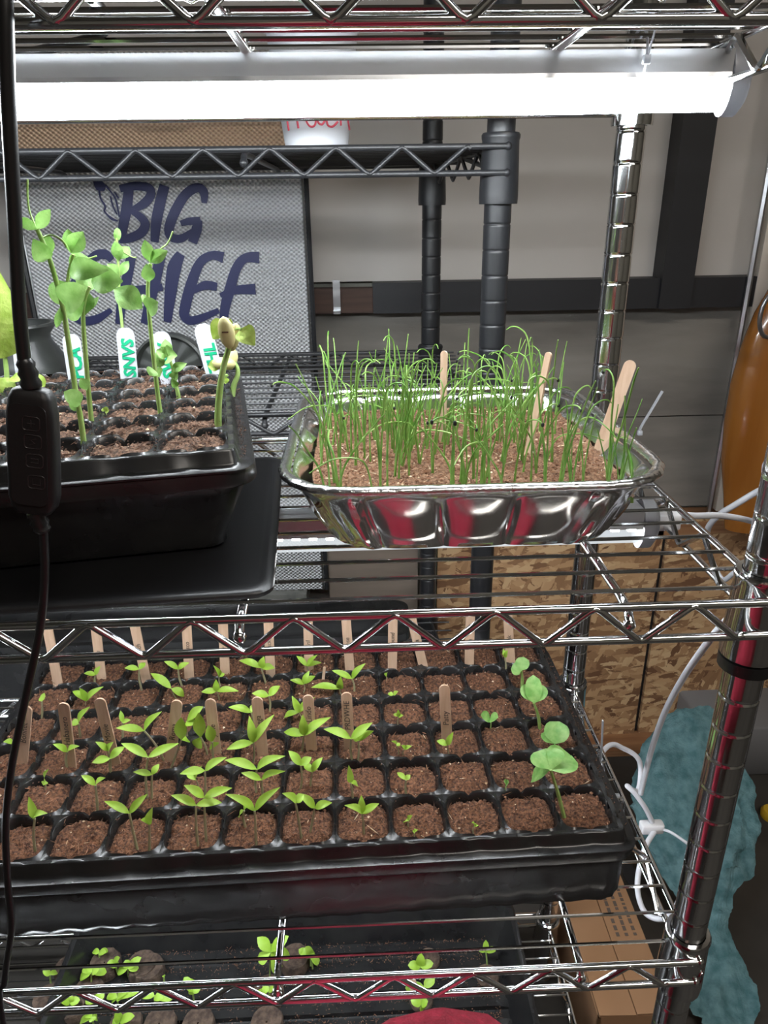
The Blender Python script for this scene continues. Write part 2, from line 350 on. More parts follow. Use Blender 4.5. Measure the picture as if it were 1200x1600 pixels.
# ------------------------------------------------------------------ room shell
FLOOR, WY, UWY, CEIL = -0.84, 0.84, 0.91, 1.5
LEDGE = aty(1150, 812, WY).z
def struct(name, mb, m, parent=None, smooth=False):
    o = mb.build(name, m, parent, smooth)
    if parent is None: o['kind'] = 'structure'
    return o
struct('floor', MB().box((0, -0.3, FLOOR - 0.05), (5, 4.4, 0.1)), M['concrete'])
struct('ceiling', MB().box((0, -0.3, CEIL + 0.05), (5, 4.4, 0.1)), M['room_wall'])
struct('wall_left', MB().box((-2.25, -0.3, 0.16), (0.1, 4.4, 2.38)), M['room_wall'])
struct('wall_right', MB().box((2.25, -0.3, 0.16), (0.1, 4.4, 2.38)), M['room_wall'])
struct('wall_front', MB().box((0, -2.25, 0.16), (4.4, 0.1, 2.38)), M['room_wall'])
ox0 = aty(682, 930, WY).x
wb = struct('wall_back', MB().box((0, UWY + 0.08, 0.16), (4.4, 0.12, 2.38)).box(((ox0 + 2.2) / 2, (WY + .02 + UWY + .02) / 2, (FLOOR + LEDGE - .03) / 2), (2.2 - ox0, UWY - WY, LEDGE - FLOOR - .03)), M['room_wall'])
# upper tan panels, grey weathered boards, lower strand board sheets: pieces of the back wall
sz0, sz1 = aty(1000, 478, UWY).z, aty(1000, 432, UWY).z
MB().box((-0.5, UWY + .01, (sz1 + CEIL) / 2), (1.98, .02, CEIL - sz1)).build('wall_panel', M['tan_wall'], wb, False)
MB().box((1.1, UWY + .01, (sz1 + CEIL) / 2), (1.2, .02, CEIL - sz1)).build('wall_panel', M['tan_wall'], wb, False)
gz = aty(1050, 650, UWY).z
MB().box((0.0, UWY + .008, (sz0 + gz + .002) / 2), (3.9, .024, sz0 - gz - .002)).build('grey_board', M['grey_panel'], wb, False)
MB().box((0.0, UWY + .010, (gz + LEDGE) / 2), (3.9, .020, gz - LEDGE - .002)).build('grey_board', M['grey_panel'], wb, False)
ox0 = aty(682, 930, WY).x; seam = aty(1022, 960, WY).x
ob, ot = aty(1150, 1140, WY).z, LEDGE
MB().box(((ox0 + seam) / 2 - .002, WY + .008, (ob + ot) / 2), (seam - ox0 - .006, .016, ot - ob)).build('strand_board', M['osb'], wb, False)
MB().box(((seam + 1.6) / 2 + .002, WY + .0095, (ob + ot) / 2), (1.6 - seam - .006, .016, ot - ob)).build('strand_board', M['osb'], wb, False)
MB().box(((seam + .0), WY + .017, (ob + ot) / 2), (.02, .012, ot - ob)).build('seam_strip', M['frame_black'], wb, False)
MB().box((ox0 - .009, WY + .006, (ob + ot) / 2), (.014, .016, ot - ob)).build('foam_edge', M['teal_foam'], wb, False)
MB().box(((ox0 + 1.6) / 2, (WY + UWY) / 2, LEDGE - .015), (1.6 - ox0, UWY - WY, .026)).box((.78, WY - .04, LEDGE - .012), (.56, .10, .02)).build('ledge_board', M['lumber'], wb, False)
struct('trim_1', MB().box(((ox0 + 1.6) / 2, WY - .022, (FLOOR + ob) / 2), (1.6 - ox0, .06, ob - FLOOR)), M['lumber'])
bx0, bx1 = aty(582, 460, UWY).x, aty(1160, 440, UWY).x
struct('trim_2', MB().box(((bx0 + .66) / 2, UWY - .018, (sz0 + sz1) / 2), (.66 - bx0, .036, sz1 - sz0)), M['frame_black'])
v0, v1 = aty(1036, 300, UWY).x, aty(1090, 300, UWY).x
struct('trim_3', MB().box(((v0 + v1) / 2 - .002, UWY - .022, (sz0 + CEIL) / 2), (v1 - v0 - .004, .044, CEIL - sz0)), M['frame_black'])
wx0 = aty(495, 460, UWY).x
struct('trim_4', MB().box(((wx0 - .9 + bx0) / 2, UWY - .015, (sz0 + sz1) / 2 - .004), (bx0 - wx0 + .9, .03, (sz1 - sz0) * .8)), M['dark_wood'])
tb = thing('metal_bracket', 'small grey metal bracket on the dark wooden rail left of the black bar', 'bracket', aty(526, 462, UWY - .03))
bp = aty(526, 462, UWY - .034)
MB().box(bp, (.012, .006, .05)).box(bp + Vector((0, -.01, -.025)), (.012, .022, .005)).build('plate', M['steel'], tb, False)
for q in (-.014, .012): MB().lathe([(.0001, 0), (.003, 0), (.003, .002), (.0001, .003)], (0, 0, 0), 8).build('screw', M['steel'], tb, local=True).location = (0, -.004, q)
# off-white door panel on the right with a thin bright metal edge
pe = aty(1131, 590, UWY - .02).x
pd = thing('door_panel', 'tall off-white door panel with a thin bright metal edge behind the amber vessel', 'panel', (pe + .4, UWY - .02, LEDGE))
MB().box((pe + .42, UWY - .02, (LEDGE + CEIL) / 2), (.8, .036, CEIL - LEDGE - .01)).build('panel', M['white_panel'], pd, False)
MB().tube([(pe + .005, UWY - .041, LEDGE), (pe + .005, UWY - .041, CEIL - .01)], .005, 6).build('metal_edge', M['steel'], pd)

# ceiling lamp of the room (behind the photographer)
cl = thing('ceiling_light', 'rectangular ceiling light panel behind the photographer', 'ceiling light', (0.55, -1.0, CEIL - .05))
MB().box((0, 0, .025), (1.24, .34, .05)).build('housing', M['white_plastic'], cl, False, local=True)
MB().box((0, 0, -.004), (1.16, .28, .008)).build('diffuser', M['bulb'], cl, False, local=True)

# ------------------------------------------------------------------ wire shelving racks
DP = 0.3225
def post_mesh(name, r, z0, z1, m, n=18):
    prof = [(0.001, z0), (r, z0)]; z = math.ceil(z0 / .0254) * .0254
    while z < z1 - .01:
        prof += [(r, z - .0026), (r, z - .0011), (r * .95, z - .0004), (r * .95, z + .0004), (r, z + .0011), (r, z + .0026)]; z += .0254
    prof += [(r, z1 - .004), (r * .9, z1), (0.001, z1 + .001)]
    return MB().lathe(prof, n=n).mesh(name, m)
def zigzag(p0, p1, up, per, ph=0.0):
    """truss wire between two parallel rails: straight runs with rounded turns"""
    L = (p1 - p0).length; d = (p1 - p0) / L; n = max(2, int(L / (per / 2))); pts = []
    x = -ph
    k = 0
    while x < L + per / 2:
        top = (k % 2 == 0)
        for dx, h in ((-per * .055, .93), (0, 1.0), (per * .055, .93)):
            q = x + dx
            if 0 <= q <= L: pts.append(p0 + d * q + up * (h if top else 1 - h))
        x += per / 2; k += 1
    return pts
def truss(px_a, px_b, n, py, yf, x0, bottom):
    """period and phase of a truss wire from two measured turns n periods apart (px_b right of px_a)"""
    xa, xb = aty(px_a, py, yf).x, aty(px_b, py, yf).x; per = (xb - xa) / n
    d = x0 - xb + (per / 2 if bottom else 0); return per, (-d) % per
def make_shelf(rack, z, X0, X1, Y0, Y1, m, pp, braces, skew=0.0, rear_up=False, drop=.0228, rail=.0028, wire=.00135, cr=.0165, z_wires=14, colH=.046):
    per, ph = pp
    sh = bpy.data.objects.new('shelf', None); C.objects.link(sh); sh.parent = rack; WM[sh.name] = WM[rack.name]
    def b(mb, name): return mb.build(name, m, sh)
    yf, yb = Y0 - cr, Y1 + cr
    for zz in (z, z - drop):
        ends = MB().tube([(X0, yf, zz), (X1 + .004, yf, zz)], rail, 10)
        ends.sphere((X1 + .004, yf, zz), rail * 1.35, 8)
        b(ends, 'rail')
        zr_ = 2 * z - zz if rear_up else zz
        b(MB().tube([(X0, yb, zr_), (X1 + skew, yb, zr_)], rail, 8), 'rail')
        b(MB().tube([(X1 + .002, Y0, zz), (X1 + .002 + skew, Y1, zr_)], rail * .9, 8), 'rail')
        b(MB().tube([(X0 - .002, Y0, zz), (X0 - .002, Y1, zr_)], rail * .9, 8), 'rail')
    up = Vector((0, 0, drop))
    b(MB().tube(zigzag(Vector((X1 - .012, yf - .001, z - drop)), Vector((X0 + .01, yf - .001, z - drop)), up, per, ph), rail * .82, 8), 'truss_wire')
    zl = z if rear_up else z - drop
    b(MB().tube(zigzag(Vector((X1 - .012 + skew, yb, zl)), Vector((X0 + .01, yb, zl)), up, per, ph * .5), rail * .8, 6), 'truss_wire')
    b(MB().tube(zigzag(Vector((X1 - .001, Y0 + .02, z - drop)), Vector((X1 - .001 + skew, Y1 - .02, z - drop)), up, per * 1.15, .01), rail * .8, 6), 'truss_wire')
    wm = None
    for i in range(z_wires):
        t = (i + .7) / (z_wires + .4); y = yf + (yb - yf) * t; xe = X1 + skew * t + .002
        if wm is None: wm = MB().tube([(X0, 0, 0), (xe, 0, 0)], wire, 6).mesh('wire', m)
        o = link('wire', wm, sh, Vector((0, y, z + .0012)) - WM[sh.name].translation)
    for bxs in braces:
        b(MB().tube([(bxs, yf, z - .011), (bxs, yf + .004, z - .0055), (bxs, yf + .02, z - .0032), (bxs, yb - .02, z - .0032), (bxs, yb - .003, z - .007)], rail * 1.05, 8).sphere((bxs, yf, z - .012), rail * 1.5, 8), 'brace')
    prof = [(cr * .80, -.046), (cr * 1.06, -.046), (cr * 1.08, -.04), (cr, .006), (cr * 1.04, .008), (cr * 1.05, .011), (cr * .98, .013), (cr * .80, .0132)]
    cm = MB().lathe([(r, zz * colH / .046 if zz < 0 else zz) for r, zz in prof], n=20).mesh('collar', m)
    for px_, py_ in ((X1, Y0), (X1 + skew, Y1), (X0, Y0), (X0, Y1)):
        link('collar', cm, sh, Vector((px_, py_, z)) - WM[sh.name].translation)
    return sh

XL = -0.99
rack = thing('wire_shelving_rack', 'chrome wire shelving rack holding the seed trays and foil pan', 'shelving rack', (-0.5, DP / 2, FLOOR))
pm = post_mesh('post', .0127, 0, .80 - FLOOR, M['chrome'])
for x, y in ((0, 0), (0, DP), (XL, 0), (XL, DP)):
    o = link('post', pm, rack, Vector((x, y, FLOOR)) - Vector(rack.location))
ZT, ZM, ZB, ZL = .3155, 0.0, -.3141, -.715
bxm = [-.0865, -.318, -.56, -.80]
make_shelf(rack, ZT, XL, 0, 0, DP, M['chrome'], truss(85, 1145, 5, 20, -.0165, -.012, True), [-.11, -.31, -.56, -.80], wire=.0016, colH=.034)
make_shelf(rack, ZM, XL, 0, 0, DP, M['chrome'], truss(137, 1080, 6, 970, -.0165, -.012, False), bxm)
make_shelf(rack, ZB, XL, 0, 0, DP, M['chrome'], truss(50, 798, 6, 1545, -.0165, -.012, True), bxm)
make_shelf(rack, ZL, XL, 0, 0, DP, M['chrome'], (.058, .02), [-.05, -.318, -.56, -.80])
MB().lathe([(.0128, 0), (.0170, 0), (.0172, .008), (.0128, .0085)], (0, 0, ZM - .056), 20).build('post_clip', M['black_plastic'], rack)
# small embossed swirl on the lowest visible collar
sw = [(.0172 * math.cos(a_), .0172 * math.sin(a_), z_) for a_, z_ in [(-1.05 + .25 * math.cos(t * .55) * (1 - t * .02), ZB - .022 + .009 * math.sin(t * .55) * (1 - t * .02)) for t in range(18)]]
MB().tube(sw, .0007, 5).build('collar_emblem', M['chrome'], rack)

BY0, BY1, BX1, BSK = .42, .744, -.0965, -.036
brack = thing('wire_shelving_rack', 'black coated wire shelving rack standing behind the chrome rack', 'shelving rack', (-0.6, .58, FLOOR))
bpm = post_mesh('post', .0142, 0, .9 - FLOOR, M['black_metal'], 14)
bpm2 = post_mesh('post', .0142, 0, .9 - FLOOR, M['black_metal'], 14)
for x, y in ((BX1, BY0), (BX1 + BSK, BY1), (-1.05, BY0), (-1.05, BY1)):
    link('post', bpm2, brack, Vector((x, y, FLOOR)) - Vector(brack.location))
make_shelf(brack, .2725, -1.05, BX1, BY0, BY1, M['black_metal'], truss(60, 475, 4, 265, BY0 - .0185, BX1 - .012, True), [-.35, -.65], BSK, rear_up=True, drop=.0235, cr=.0185, rail=.0030, z_wires=13, colH=.052)
make_shelf(brack, .009, -1.05, BX1, BY0, BY1, M['black_metal'], (.075, .03), [-.35, -.65], BSK, drop=.0215, cr=.0185, rail=.0028, z_wires=13)
make_shelf(brack, -.46, -1.05, BX1, BY0, BY1, M['black_metal'], (.075, .03), [-.35, -.65], BSK, cr=.0185, rail=.0028, z_wires=13)

# ------------------------------------------------------------------ LED grow lights and zip ties
def grow_light(label, xr, xl, y, ztop, rad=.0125, power=1.0, cover=1.0, chip=3.0):
    m_led = emission('lit_led_chips', (0.93, 0.97, 1.0), GROW_LIGHT * chip * power); m_cov = cover_mat(GROW_LIGHT * power * cover)
    t = thing('grow_light', label, 'grow light', ((xr + xl) / 2, y, ztop - .04))
    prof = [(-.0125, 0), (.0125, 0), (.0125, -.013), (.0135, -.016), (-.0135, -.016), (-.0125, -.013)]
    rings = [[Vector((x, y + a, ztop + b)) for a, b in prof] for x in (xl, xr)]
    MB().loft(rings).build('housing', M['lamp_body'], t, False)
    cz = ztop - .0155
    cov = [(math.cos(-a) * rad, math.sin(-a) * rad * 1.55) for a in [PI * k / 10 for k in range(11)]]
    rings = [[Vector((x, y + a, cz + b)) for a, b in cov] for x in (xl, xr)]
    MB().loft(rings, closed=False, cap=True).build('led_cover', m_cov, t)
    strip = MB(); n = int((xr - xl) / .0135)
    for k in range(n):
        strip.box((xl + (k + .5) * (xr - xl) / n, y - .0055, cz - .0035), (.006, .005, .0025))
    o = strip.build('led_chips', m_led, t, False); o['kind'] = 'stuff'
    ec = [[Vector((x, y + math.cos(a) * .0150 * sc, ztop - .0165 + math.sin(a) * .0215 * sc)) for a in [2 * PI * k / 20 for k in range(20)]] for x, sc in ((xr + .0006, 1), (xr + .010, 1), (xr + .014, .75))]
    MB().loft(ec).build('end_cap', M['frost'], t)
    return t
grow_light('bright lit LED grow light hanging under the top shelf', .004, -.90, .165, .3105, power=2.6)
grow_light('lit LED grow light half hidden behind the foil pan, under the middle shelf', -.020, -.90, .150, -.0045, .0115, power=1.1, cover=.03, chip=17)
grow_light('lit LED grow light under the shelf that holds the big seed tray', -.06, -.90, .160, ZB - .008, power=2.2)

def zip_tie(label, pts, loop=None, r=.0012):
    t = thing('zip_tie', label, 'zip tie', pts[0])
    MB().tube(spline(pts, 4), [r] * (4 * (len(pts) - 1) + 1), 5, flat=.5).build('tail', M['zip'], t)
    p = Vector(pts[0]); MB().rbox((p.x, p.y, p.z), (.005, .004, .005), .001).build('lock_head', M['zip'], t)
    if loop: MB().tube(loop, .0014, 6, flat=.5).build('strap', M['zip'], t)
    return t
lx = aty(1000, 130, .15).x
ring = [(lx + .002 * math.sin(a), .165 + .0215 * math.cos(a), .300 + .024 * math.sin(a)) for a in [2 * PI * k / 20 for k in range(21)]]
ring2 = [(lx - .004, .1425, .302), (lx - .001, .143, .318), (lx + .004, .144, .330), (lx + .009, .1425, .316), (lx + .009, .1425, .302)]
zip_tie('clear zip tie strapped around the lit upper grow light near its end', [(lx, .1425, .303), (lx + .001, .139, .313), (lx + .003, .137, .326), (lx + .006, .136, .335)], ring)
a0, a1 = aty(1001, 668, .33), aty(1035, 611, .33)
zip_tie('white zip tie tail sticking up behind the right corner of the foil pan', [Vector((a0.x, .33, .0)), a0, (a0 + a1) / 2, a1], None, .0024)
a0, a1 = aty(937, 1230, .15), aty(942, 1126, .15)
zip_tie('pale zip tie tail standing beside the right edge of the big seed tray', [Vector((-.004, .15, ZB + .002)), a0, (a0 + a1) / 2, a1], None, .0018)

# ------------------------------------------------------------------ trays with cells
NX, NY, PC = 12, 6, .0452
HX, HY = NX * PC / 2 + .0165, NY * PC / 2 + .0135
def cell_mesh():
    """one moulded pocket: square web with a rounded opening whose lip dips at the middle of each side"""
    n = 40; h = PC / 2; mb = MB(); outer = []; lip = []; lip2 = []; mid = []; low = []; bot = []
    for k in range(n):
        a = 2 * PI * k / n + PI / 4; c, s = math.cos(a), math.sin(a)
        q = 1 / max(abs(c), abs(s)); outer.append(Vector((c * q * h, s * q * h, 0)))
        e = 4.2; rr = 1 / (abs(c) ** e + abs(s) ** e) ** (1 / e)
        t = min(abs(c), abs(s)) / max(abs(c), abs(s))            # 0 at the middle of a side, 1 at a corner
        dip = -.0042 * math.exp(-(t / .10) ** 2); arch = .0009 * math.sin(min(1, t / .8) * PI)
        for lst, f, z in ((lip, .0218, .0008), (lip2, .0212, .0002), (mid, .0200, -.006), (low, .0165, -.036), (bot, .013, -.046)):
            zz = z + (dip + arch if lst in (lip, lip2) else (dip * .4 if lst is mid else 0))
            lst.append(Vector((c * rr * f, s * rr * f, zz)))
        outer[-1].z = dip * .8
    mb.loft([outer, lip, lip2, mid, low, bot], cap=False)
    mb.add([p for p in bot], [tuple(range(n))])
    return mb.mesh('cell', M['black_plastic'])
CELL = cell_mesh()
def seed_tray(label_tray, label_insert, loc, rotz, ribs=True):
    """outer watertight tray with a 72-cell insert seated in it"""
    H = .0605
    t = thing('seed_tray', label_tray, 'tray', loc, rotz)
    rings = []
    bi = .006 if ribs else .024
    for ins, z in ((bi + .006, .0015), (bi + .001, .0), (bi, .001), (bi, .006), (.0085 if not ribs else .0055, .044), (.008, H - .011), (.0005, H - .0105), (.0, H - .009), (.001, H - .001), (.003, H), (.0085, H - .0005), (.010, H - .004), (.0115, .044), (bi + .004, .004)):
        ring = []
        for i, (x, y, nx, ny) in enumerate(rrect(HX - ins, HY - ins, max(.022 - ins * .4, .006), 40, 6)):
            o = 0
            if ribs and z < .0445 and ins < .0100:
                o = .0012 if i % 2 else 0
            ring.append(Vector((x - nx * o, y - ny * o, z)))
        rings.append(ring)
    mb = MB().loft(rings, cap=True); mb.build('tray_body', M['black_plastic'], t, local=True)
    ins = thing('cell_insert', label_insert, 'seed tray insert', (loc[0], loc[1], loc[2] + .004), rotz)
    zt = H + .0075                                                     # web height inside the insert's own frame
    for j in range(NY):
        for i in range(NX):
            link('cell', CELL, ins, ((5.5 - i) * PC, (j - 2.5) * PC, zt))
    rings = []
    gx, gy = NX * PC / 2, NY * PC / 2
    for dx, z in ((0, zt), (.0035, zt + .0004), (.0045, zt - .0008), (.0062, zt - .008), (.0078, zt - .0098), (.0135, zt - .0105), (.0135, zt - .0118), (.0075, zt - .0122)):
        ring = []
        for i, (x, y, nx, ny) in enumerate(rrect(gx + dx, gy + dx, .0012 + dx * .85, 72, 6)):
            nt = 0
            if .003 < dx < .007 and (i % 78) % 6 == 3 and (i % 78) < 72: nt = .0016
            ring.append(Vector((x - nx * nt, y - ny * nt, z - nt * .6)))
        rings.append(ring)
    MB().loft(rings, cap=False).build('rim', M['black_plastic'], ins, local=True)
    return t, ins, zt
def soil(label, insert, zt, depth, m, mc, rough=.0028, ncr=100, spill=900):
    mb = MB(); G = 24; rnd = random.Random(label)
    def hgt(x, y, seed):
        return rough * (noise.noise(Vector((x * 120, y * 120, seed))) + .8 * noise.noise(Vector((x * 380, y * 380, seed + 9))) + .45 * noise.noise(Vector((x * 900, y * 900, seed + 3))))
    for j in range(NY):
        for i in range(NX):
            cx, cy = (5.5 - i) * PC, (j - 2.5) * PC; base = zt - depth + rnd.uniform(-.0016, .0012); vs = []; e = 4.5
            mound = rnd.uniform(.0005, .0040)
            for q in range(G + 1):
                for p in range(G + 1):
                    u, v = p / G * 2 - 1, q / G * 2 - 1
                    k = (max(abs(u), abs(v)) / max(1e-6, (abs(u) ** e + abs(v) ** e) ** (1 / e))) if (u or v) else 1
                    x, y = cx + u * k * .0199, cy + v * k * .0199
                    rr = max(abs(u), abs(v))
                    vs.append((x, y, base + mound * (1 - rr ** 4) - .0012 * rr ** 8 + hgt(x, y, j * 3.1 + i)))
            mb.add(vs, [(q * (G + 1) + p, q * (G + 1) + p + 1, (q + 1) * (G + 1) + p + 1, (q + 1) * (G + 1) + p) for q in range(G) for p in range(G)], 0)
            for _ in range(ncr):
                u, v = rnd.uniform(-1, 1), rnd.uniform(-1, 1); x, y = cx + u * .0188, cy + v * .0188
                r = rnd.choice((.0006, .0008, .0011, .0015)) * rnd.uniform(.8, 1.3)
                q_ = rnd.random(); mi = 2 if q_ < .075 else (3 if q_ < .40 else 1)
                if mi == 2: r *= .75
                bits(mb, Vector((x, y, base + mound * (1 - max(abs(u), abs(v)) ** 4) + hgt(x, y, j * 3.1 + i) + r * .25)), r, rnd, mi)
    for _ in range(spill):           # crumbs spilled on the webs
        bits(mb, Vector((rnd.uniform(-HX + .02, HX - .02), rnd.uniform(-HY + .016, HY - .016), zt + .0007)), rnd.uniform(.0003, .0010), rnd, rnd.choice((1, 1, 3)))
    for _ in range(160):             # and on the right-hand rim
        bits(mb, Vector((HX - rnd.uniform(.004, .012), rnd.uniform(-HY + .02, HY - .02), zt - .0095)), rnd.uniform(.0003, .0009), rnd, 1)
    L = insert.location
    o = link('potting_soil', mb.mesh('potting_soil', [m, mc, M['perlite'], M['crumb_dark']]), None, L); o.rotation_euler = insert.rotation_euler
    tag(o, label, 'soil', kind='stuff'); return o
def bits(mb, p, r, rnd, mi):
    if rnd.random() < .35:            # fibre
        a = rnd.uniform(0, PI); d = Vector((math.cos(a), math.sin(a), rnd.uniform(-.25, .35))) * r * rnd.uniform(2, 5); s = Vector((-math.sin(a), math.cos(a), 0)) * r * .35
        mb.add([p - d, p + s, p + d, p - s, p + Vector((0, 0, r * .5))], [(0, 1, 4), (1, 2, 4), (2, 3, 4), (3, 0, 4)], mi)
    else:
        vs = [p + Vector((rnd.uniform(.6, 1.2) * r * a, rnd.uniform(.6, 1.2) * r * b, rnd.uniform(.5, 1) * r * c)) for a, b, c in ((1, 0, 0), (0, 1, 0), (-1, 0, 0), (0, -1, 0), (.2, .1, 1), (0, 0, -1))]
        mb.add(vs, [(0, 1, 4), (1, 2, 4), (2, 3, 4), (3, 0, 4), (1, 0, 5), (2, 1, 5), (3, 2, 5), (0, 3, 5)], mi)

MZ = ZB + .0036
MTL, MTR = (-.3204, .1737, MZ), math.radians(1.2)
mt, mi_, zt = seed_tray('long black ribbed seed tray on the second wire shelf from below', 'black cell insert full of brown soil, set in the long tray', MTL, MTR)
MS = MZ + .004 + zt - .004           # soil level of the big tray
soil('brown seed-starting mix filling the cells of the long lower tray', mi_, zt, .0055, M['soil_brown'], M['crumb'])
UTL, UTR = (-.6176, .1422, .0088), math.radians(10)
ut, ui_, _ = seed_tray('black seed tray turned askew on the flat mat at the upper left', 'black cell insert with half-filled cells in the askew upper tray', UTL, UTR, ribs=False)
US = UTL[2] + .004 + zt - .0045
soil('dark potting mix in the cells of the upper left tray', ui_, zt, .0055, M['soil_dark'], M['crumb_dark'], spill=4200)
# flat black mat under the upper tray
mc = Vector((-.2985, .001, 0)) + Matrix.Rotation(math.radians(4), 3, 'Z') @ Vector((-.275, .130, 0))
hm = thing('flat_mat', 'flat black plastic mat lying under the upper left seed tray', 'mat', (mc.x, mc.y, .0028), math.radians(4))
rings = []
for ins, z in ((.002, 0), (0, .001), (0, .0035), (.0015, .005), (.006, .0052), (.008, .0042)):
    rings.append([Vector((x, y, z)) for x, y, _, _ in rrect(.275 - ins, .130 - ins, .014, 2, 5)])
MB().loft(rings).build('sheet', M['mat_plastic'], hm, local=True)

# ------------------------------------------------------------------ seedlings in the big tray
def words(i): return ['first', 'second', 'third', 'fourth', 'fifth', 'sixth', 'seventh', 'eighth', 'ninth', 'tenth', 'eleventh', 'twelfth'][i]
ROWS = ['front row', 'second row', 'third row', 'fourth row', 'fifth row', 'back row']
MINV = (Matrix.Translation(Vector(MTL)) @ Matrix.Rotation(MTR, 4, 'Z')).inverted()
def a1(x, y): return (x / 2.4, 900 + y / 2.4)                # first study crop -> photo pixels
def a2(x, y): return (450 + x / 2.1818, 900 + y / 2.1818)
SEED = []
S1 = [  # base, crown, leaf tips, width, kind
 ((130,1030),(130,910),[(108,828),(178,890)],.011,'l'), ((168,800),(172,770),[(182,725),(163,785)],.010,'l'), ((365,880),(358,785),[(305,748),(395,757)],.010,'l'),
 ((515,1025),(485,890),[(392,845),(553,818)],.011,'l'), ((557,1030),(560,930),[(572,868),(528,915)],.011,'l'), ((742,1010),(735,860),[(642,822),(832,850)],.012,'l'),
 ((772,990),(765,830),[(690,785),(870,795)],.013,'l'), ((960,1010),(955,880),[(845,818),(1050,792)],.012,'l'), ((922,940),(915,880),[(898,905),(945,850)],.009,'l'),
 ((1130,980),(1108,850),[(1058,815),(1140,820)],.012,'l'), ((1160,960),(1180,870),[(1118,815),(1245,850)],.012,'l'), ((552,830),(555,680),[(455,628),(670,628)],.013,'l'),
 ((568,835),(570,745),[(500,735),(597,705)],.010,'l'), ((618,690),(540,580),[(435,570),(607,508)],.013,'l'), ((765,850),(768,730),[(675,742),(850,680)],.013,'l'),
 ((742,800),(735,765),[(700,745),(757,712)],.009,'l'), ((640,712),(680,615),[(680,530),(704,612)],.019,'b'), ((705,615),(700,545),[(762,490),(722,560)],.017,'b'),
 ((778,680),(752,605),[(745,512),(738,645)],.019,'b'), ((800,690),(796,622),[(780,560),(803,642)],.017,'b'), ((252,720),(253,660),[(198,630),(298,638)],.010,'l'),
 ((420,750),(412,685),[(345,700),(468,640)],.013,'l'), ((412,735),(405,655),[(358,622),(425,622)],.010,'l'), ((948,700),(950,625),[(850,650),(935,525),(1028,520)],.014,'l'),
 ((962,815),(963,725),[(843,690),(1070,675)],.014,'l'), ((985,830),(980,765),[(905,738),(1070,732)],.011,'l'), ((1130,665),(1140,598),[(1065,585),(1135,520),(1240,530)],.015,'l'),
 ((1125,800),(1128,710),[(1082,655),(1168,680)],.013,'l'), ((1160,800),(1170,735),[(1143,708),(1210,680)],.011,'l'), ((300,600),(295,555),[(265,550),(338,490)],.013,'l'),
 ((325,490),(325,468),[(272,432),(388,415),(298,420)],.012,'l'), ((155,530),(157,470),[(150,455),(166,438)],.008,'l'), ((358,412),(358,370),[(315,365),(376,338)],.010,'l'),
 ((530,420),(522,350),[(467,345),(545,325)],.011,'l'), ((685,415),(668,350),[(615,320),(710,325)],.011,'l'), ((668,462),(642,422),[(565,365),(690,452)],.015,'l'),
 ((830,415),(822,378),[(800,335),(842,365)],.009,'l'), ((822,470),(812,432),[(755,435),(810,388),(895,432)],.012,'l'), ((1000,405),(980,345),[(898,318),(1030,345),(990,302)],.014,'l'),
 ((1010,510),(1008,450),[(945,440),(1050,412)],.014,'l'), ((950,560),(942,512),[(857,492),(962,480)],.013,'l'), ((460,620),(460,550),[(452,505),(490,540)],.008,'l'),
 ((1165,370),(1150,338),[(1112,300),(1190,296),(1205,325)],.010,'l'), ((1135,440),(1140,405),[(1088,390),(1182,375),(1160,355)],.011,'l'), ((1132,545),(1120,512),[(1065,532),(1095,450),(1180,455)],.012,'l'),
 ((52,660),(50,625),[(12,622),(88,606)],.010,'l')]
S2 = [((225,400),(218,350),[(150,322),(264,298)],.012,'l'), ((188,405),(178,385),[(180,340),(80,380)],.013,'l'), ((222,640),(215,555),[(122,522),(288,500)],.014,'l'),
 ((238,630),(240,560),[(215,545),(292,528)],.012,'l'), ((220,770),(213,705),[(207,645),(238,718)],.010,'l'), ((258,880),(252,810),[(193,782),(250,748),(310,776)],.011,'l'),
 ((380,520),(377,480),[(360,470),(393,475),(375,455)],.007,'l'), ((362,422),(360,405),[(340,402),(376,393)],.008,'l'), ((376,610),(370,580),[(352,563),(382,570)],.007,'l'),
 ((395,610),(400,590),[(386,577),(422,580)],.007,'l'), ((405,750),(402,695),[(372,670),(417,678)],.008,'l'), ((412,860),(410,835),[(398,842),(424,816)],.008,'l'),
 ((432,892),(432,875),[(424,868),(438,866)],.005,'l'), ((635,880),(635,855),[(626,842),(645,848)],.006,'l'), ((552,612),(543,577),[(507,562),(563,533)],.010,'l'),
 ((690,520),(688,488),[(657,474),(717,482)],.013,'r'), ((748,740),(745,710),[(736,700),(753,704)],.007,'r'), ((743,328),(740,278),[(734,248),(749,252)],.008,'l'),
 ((797,385),(795,322),[(760,318),(803,276)],.017,'r'), ((860,522),(838,432),[(838,366),(836,338)],.034,'R'), ((912,610),(908,572),[(924,496),(878,528)],.034,'R'),
 ((945,822),(895,660),[(962,610),(832,690),(872,590)],.036,'R'), ((335,352),(335,343),[(331,330),(339,328)],.005,'l')]
for b, c, t, wd, k in S1: SEED.append((a1(*b), a1(*c), [a1(*q) for q in t], wd, k))
for b, c, t, wd, k in S2: SEED.append((a2(*b), a2(*c), [a2(*q) for q in t], wd, k))
cells = {}
for s in SEED:
    B = atz(*s[0], MS); l = MINV @ B
    ci = max(0, min(11, round(5.5 - l.x / PC))); rj = max(0, min(5, round(l.y / PC + 2.5)))
    cells.setdefault((ci, rj), []).append((B.x, s, B))
def facing(P, lift=.9):
    v = (CAM - Vector(P)).normalized(); v.z += lift; return v.normalized()
def plant(name, label, cat, B, group=None): return thing(name, label, cat, B, 0, group)
SG = 'seedlings in the long lower tray'
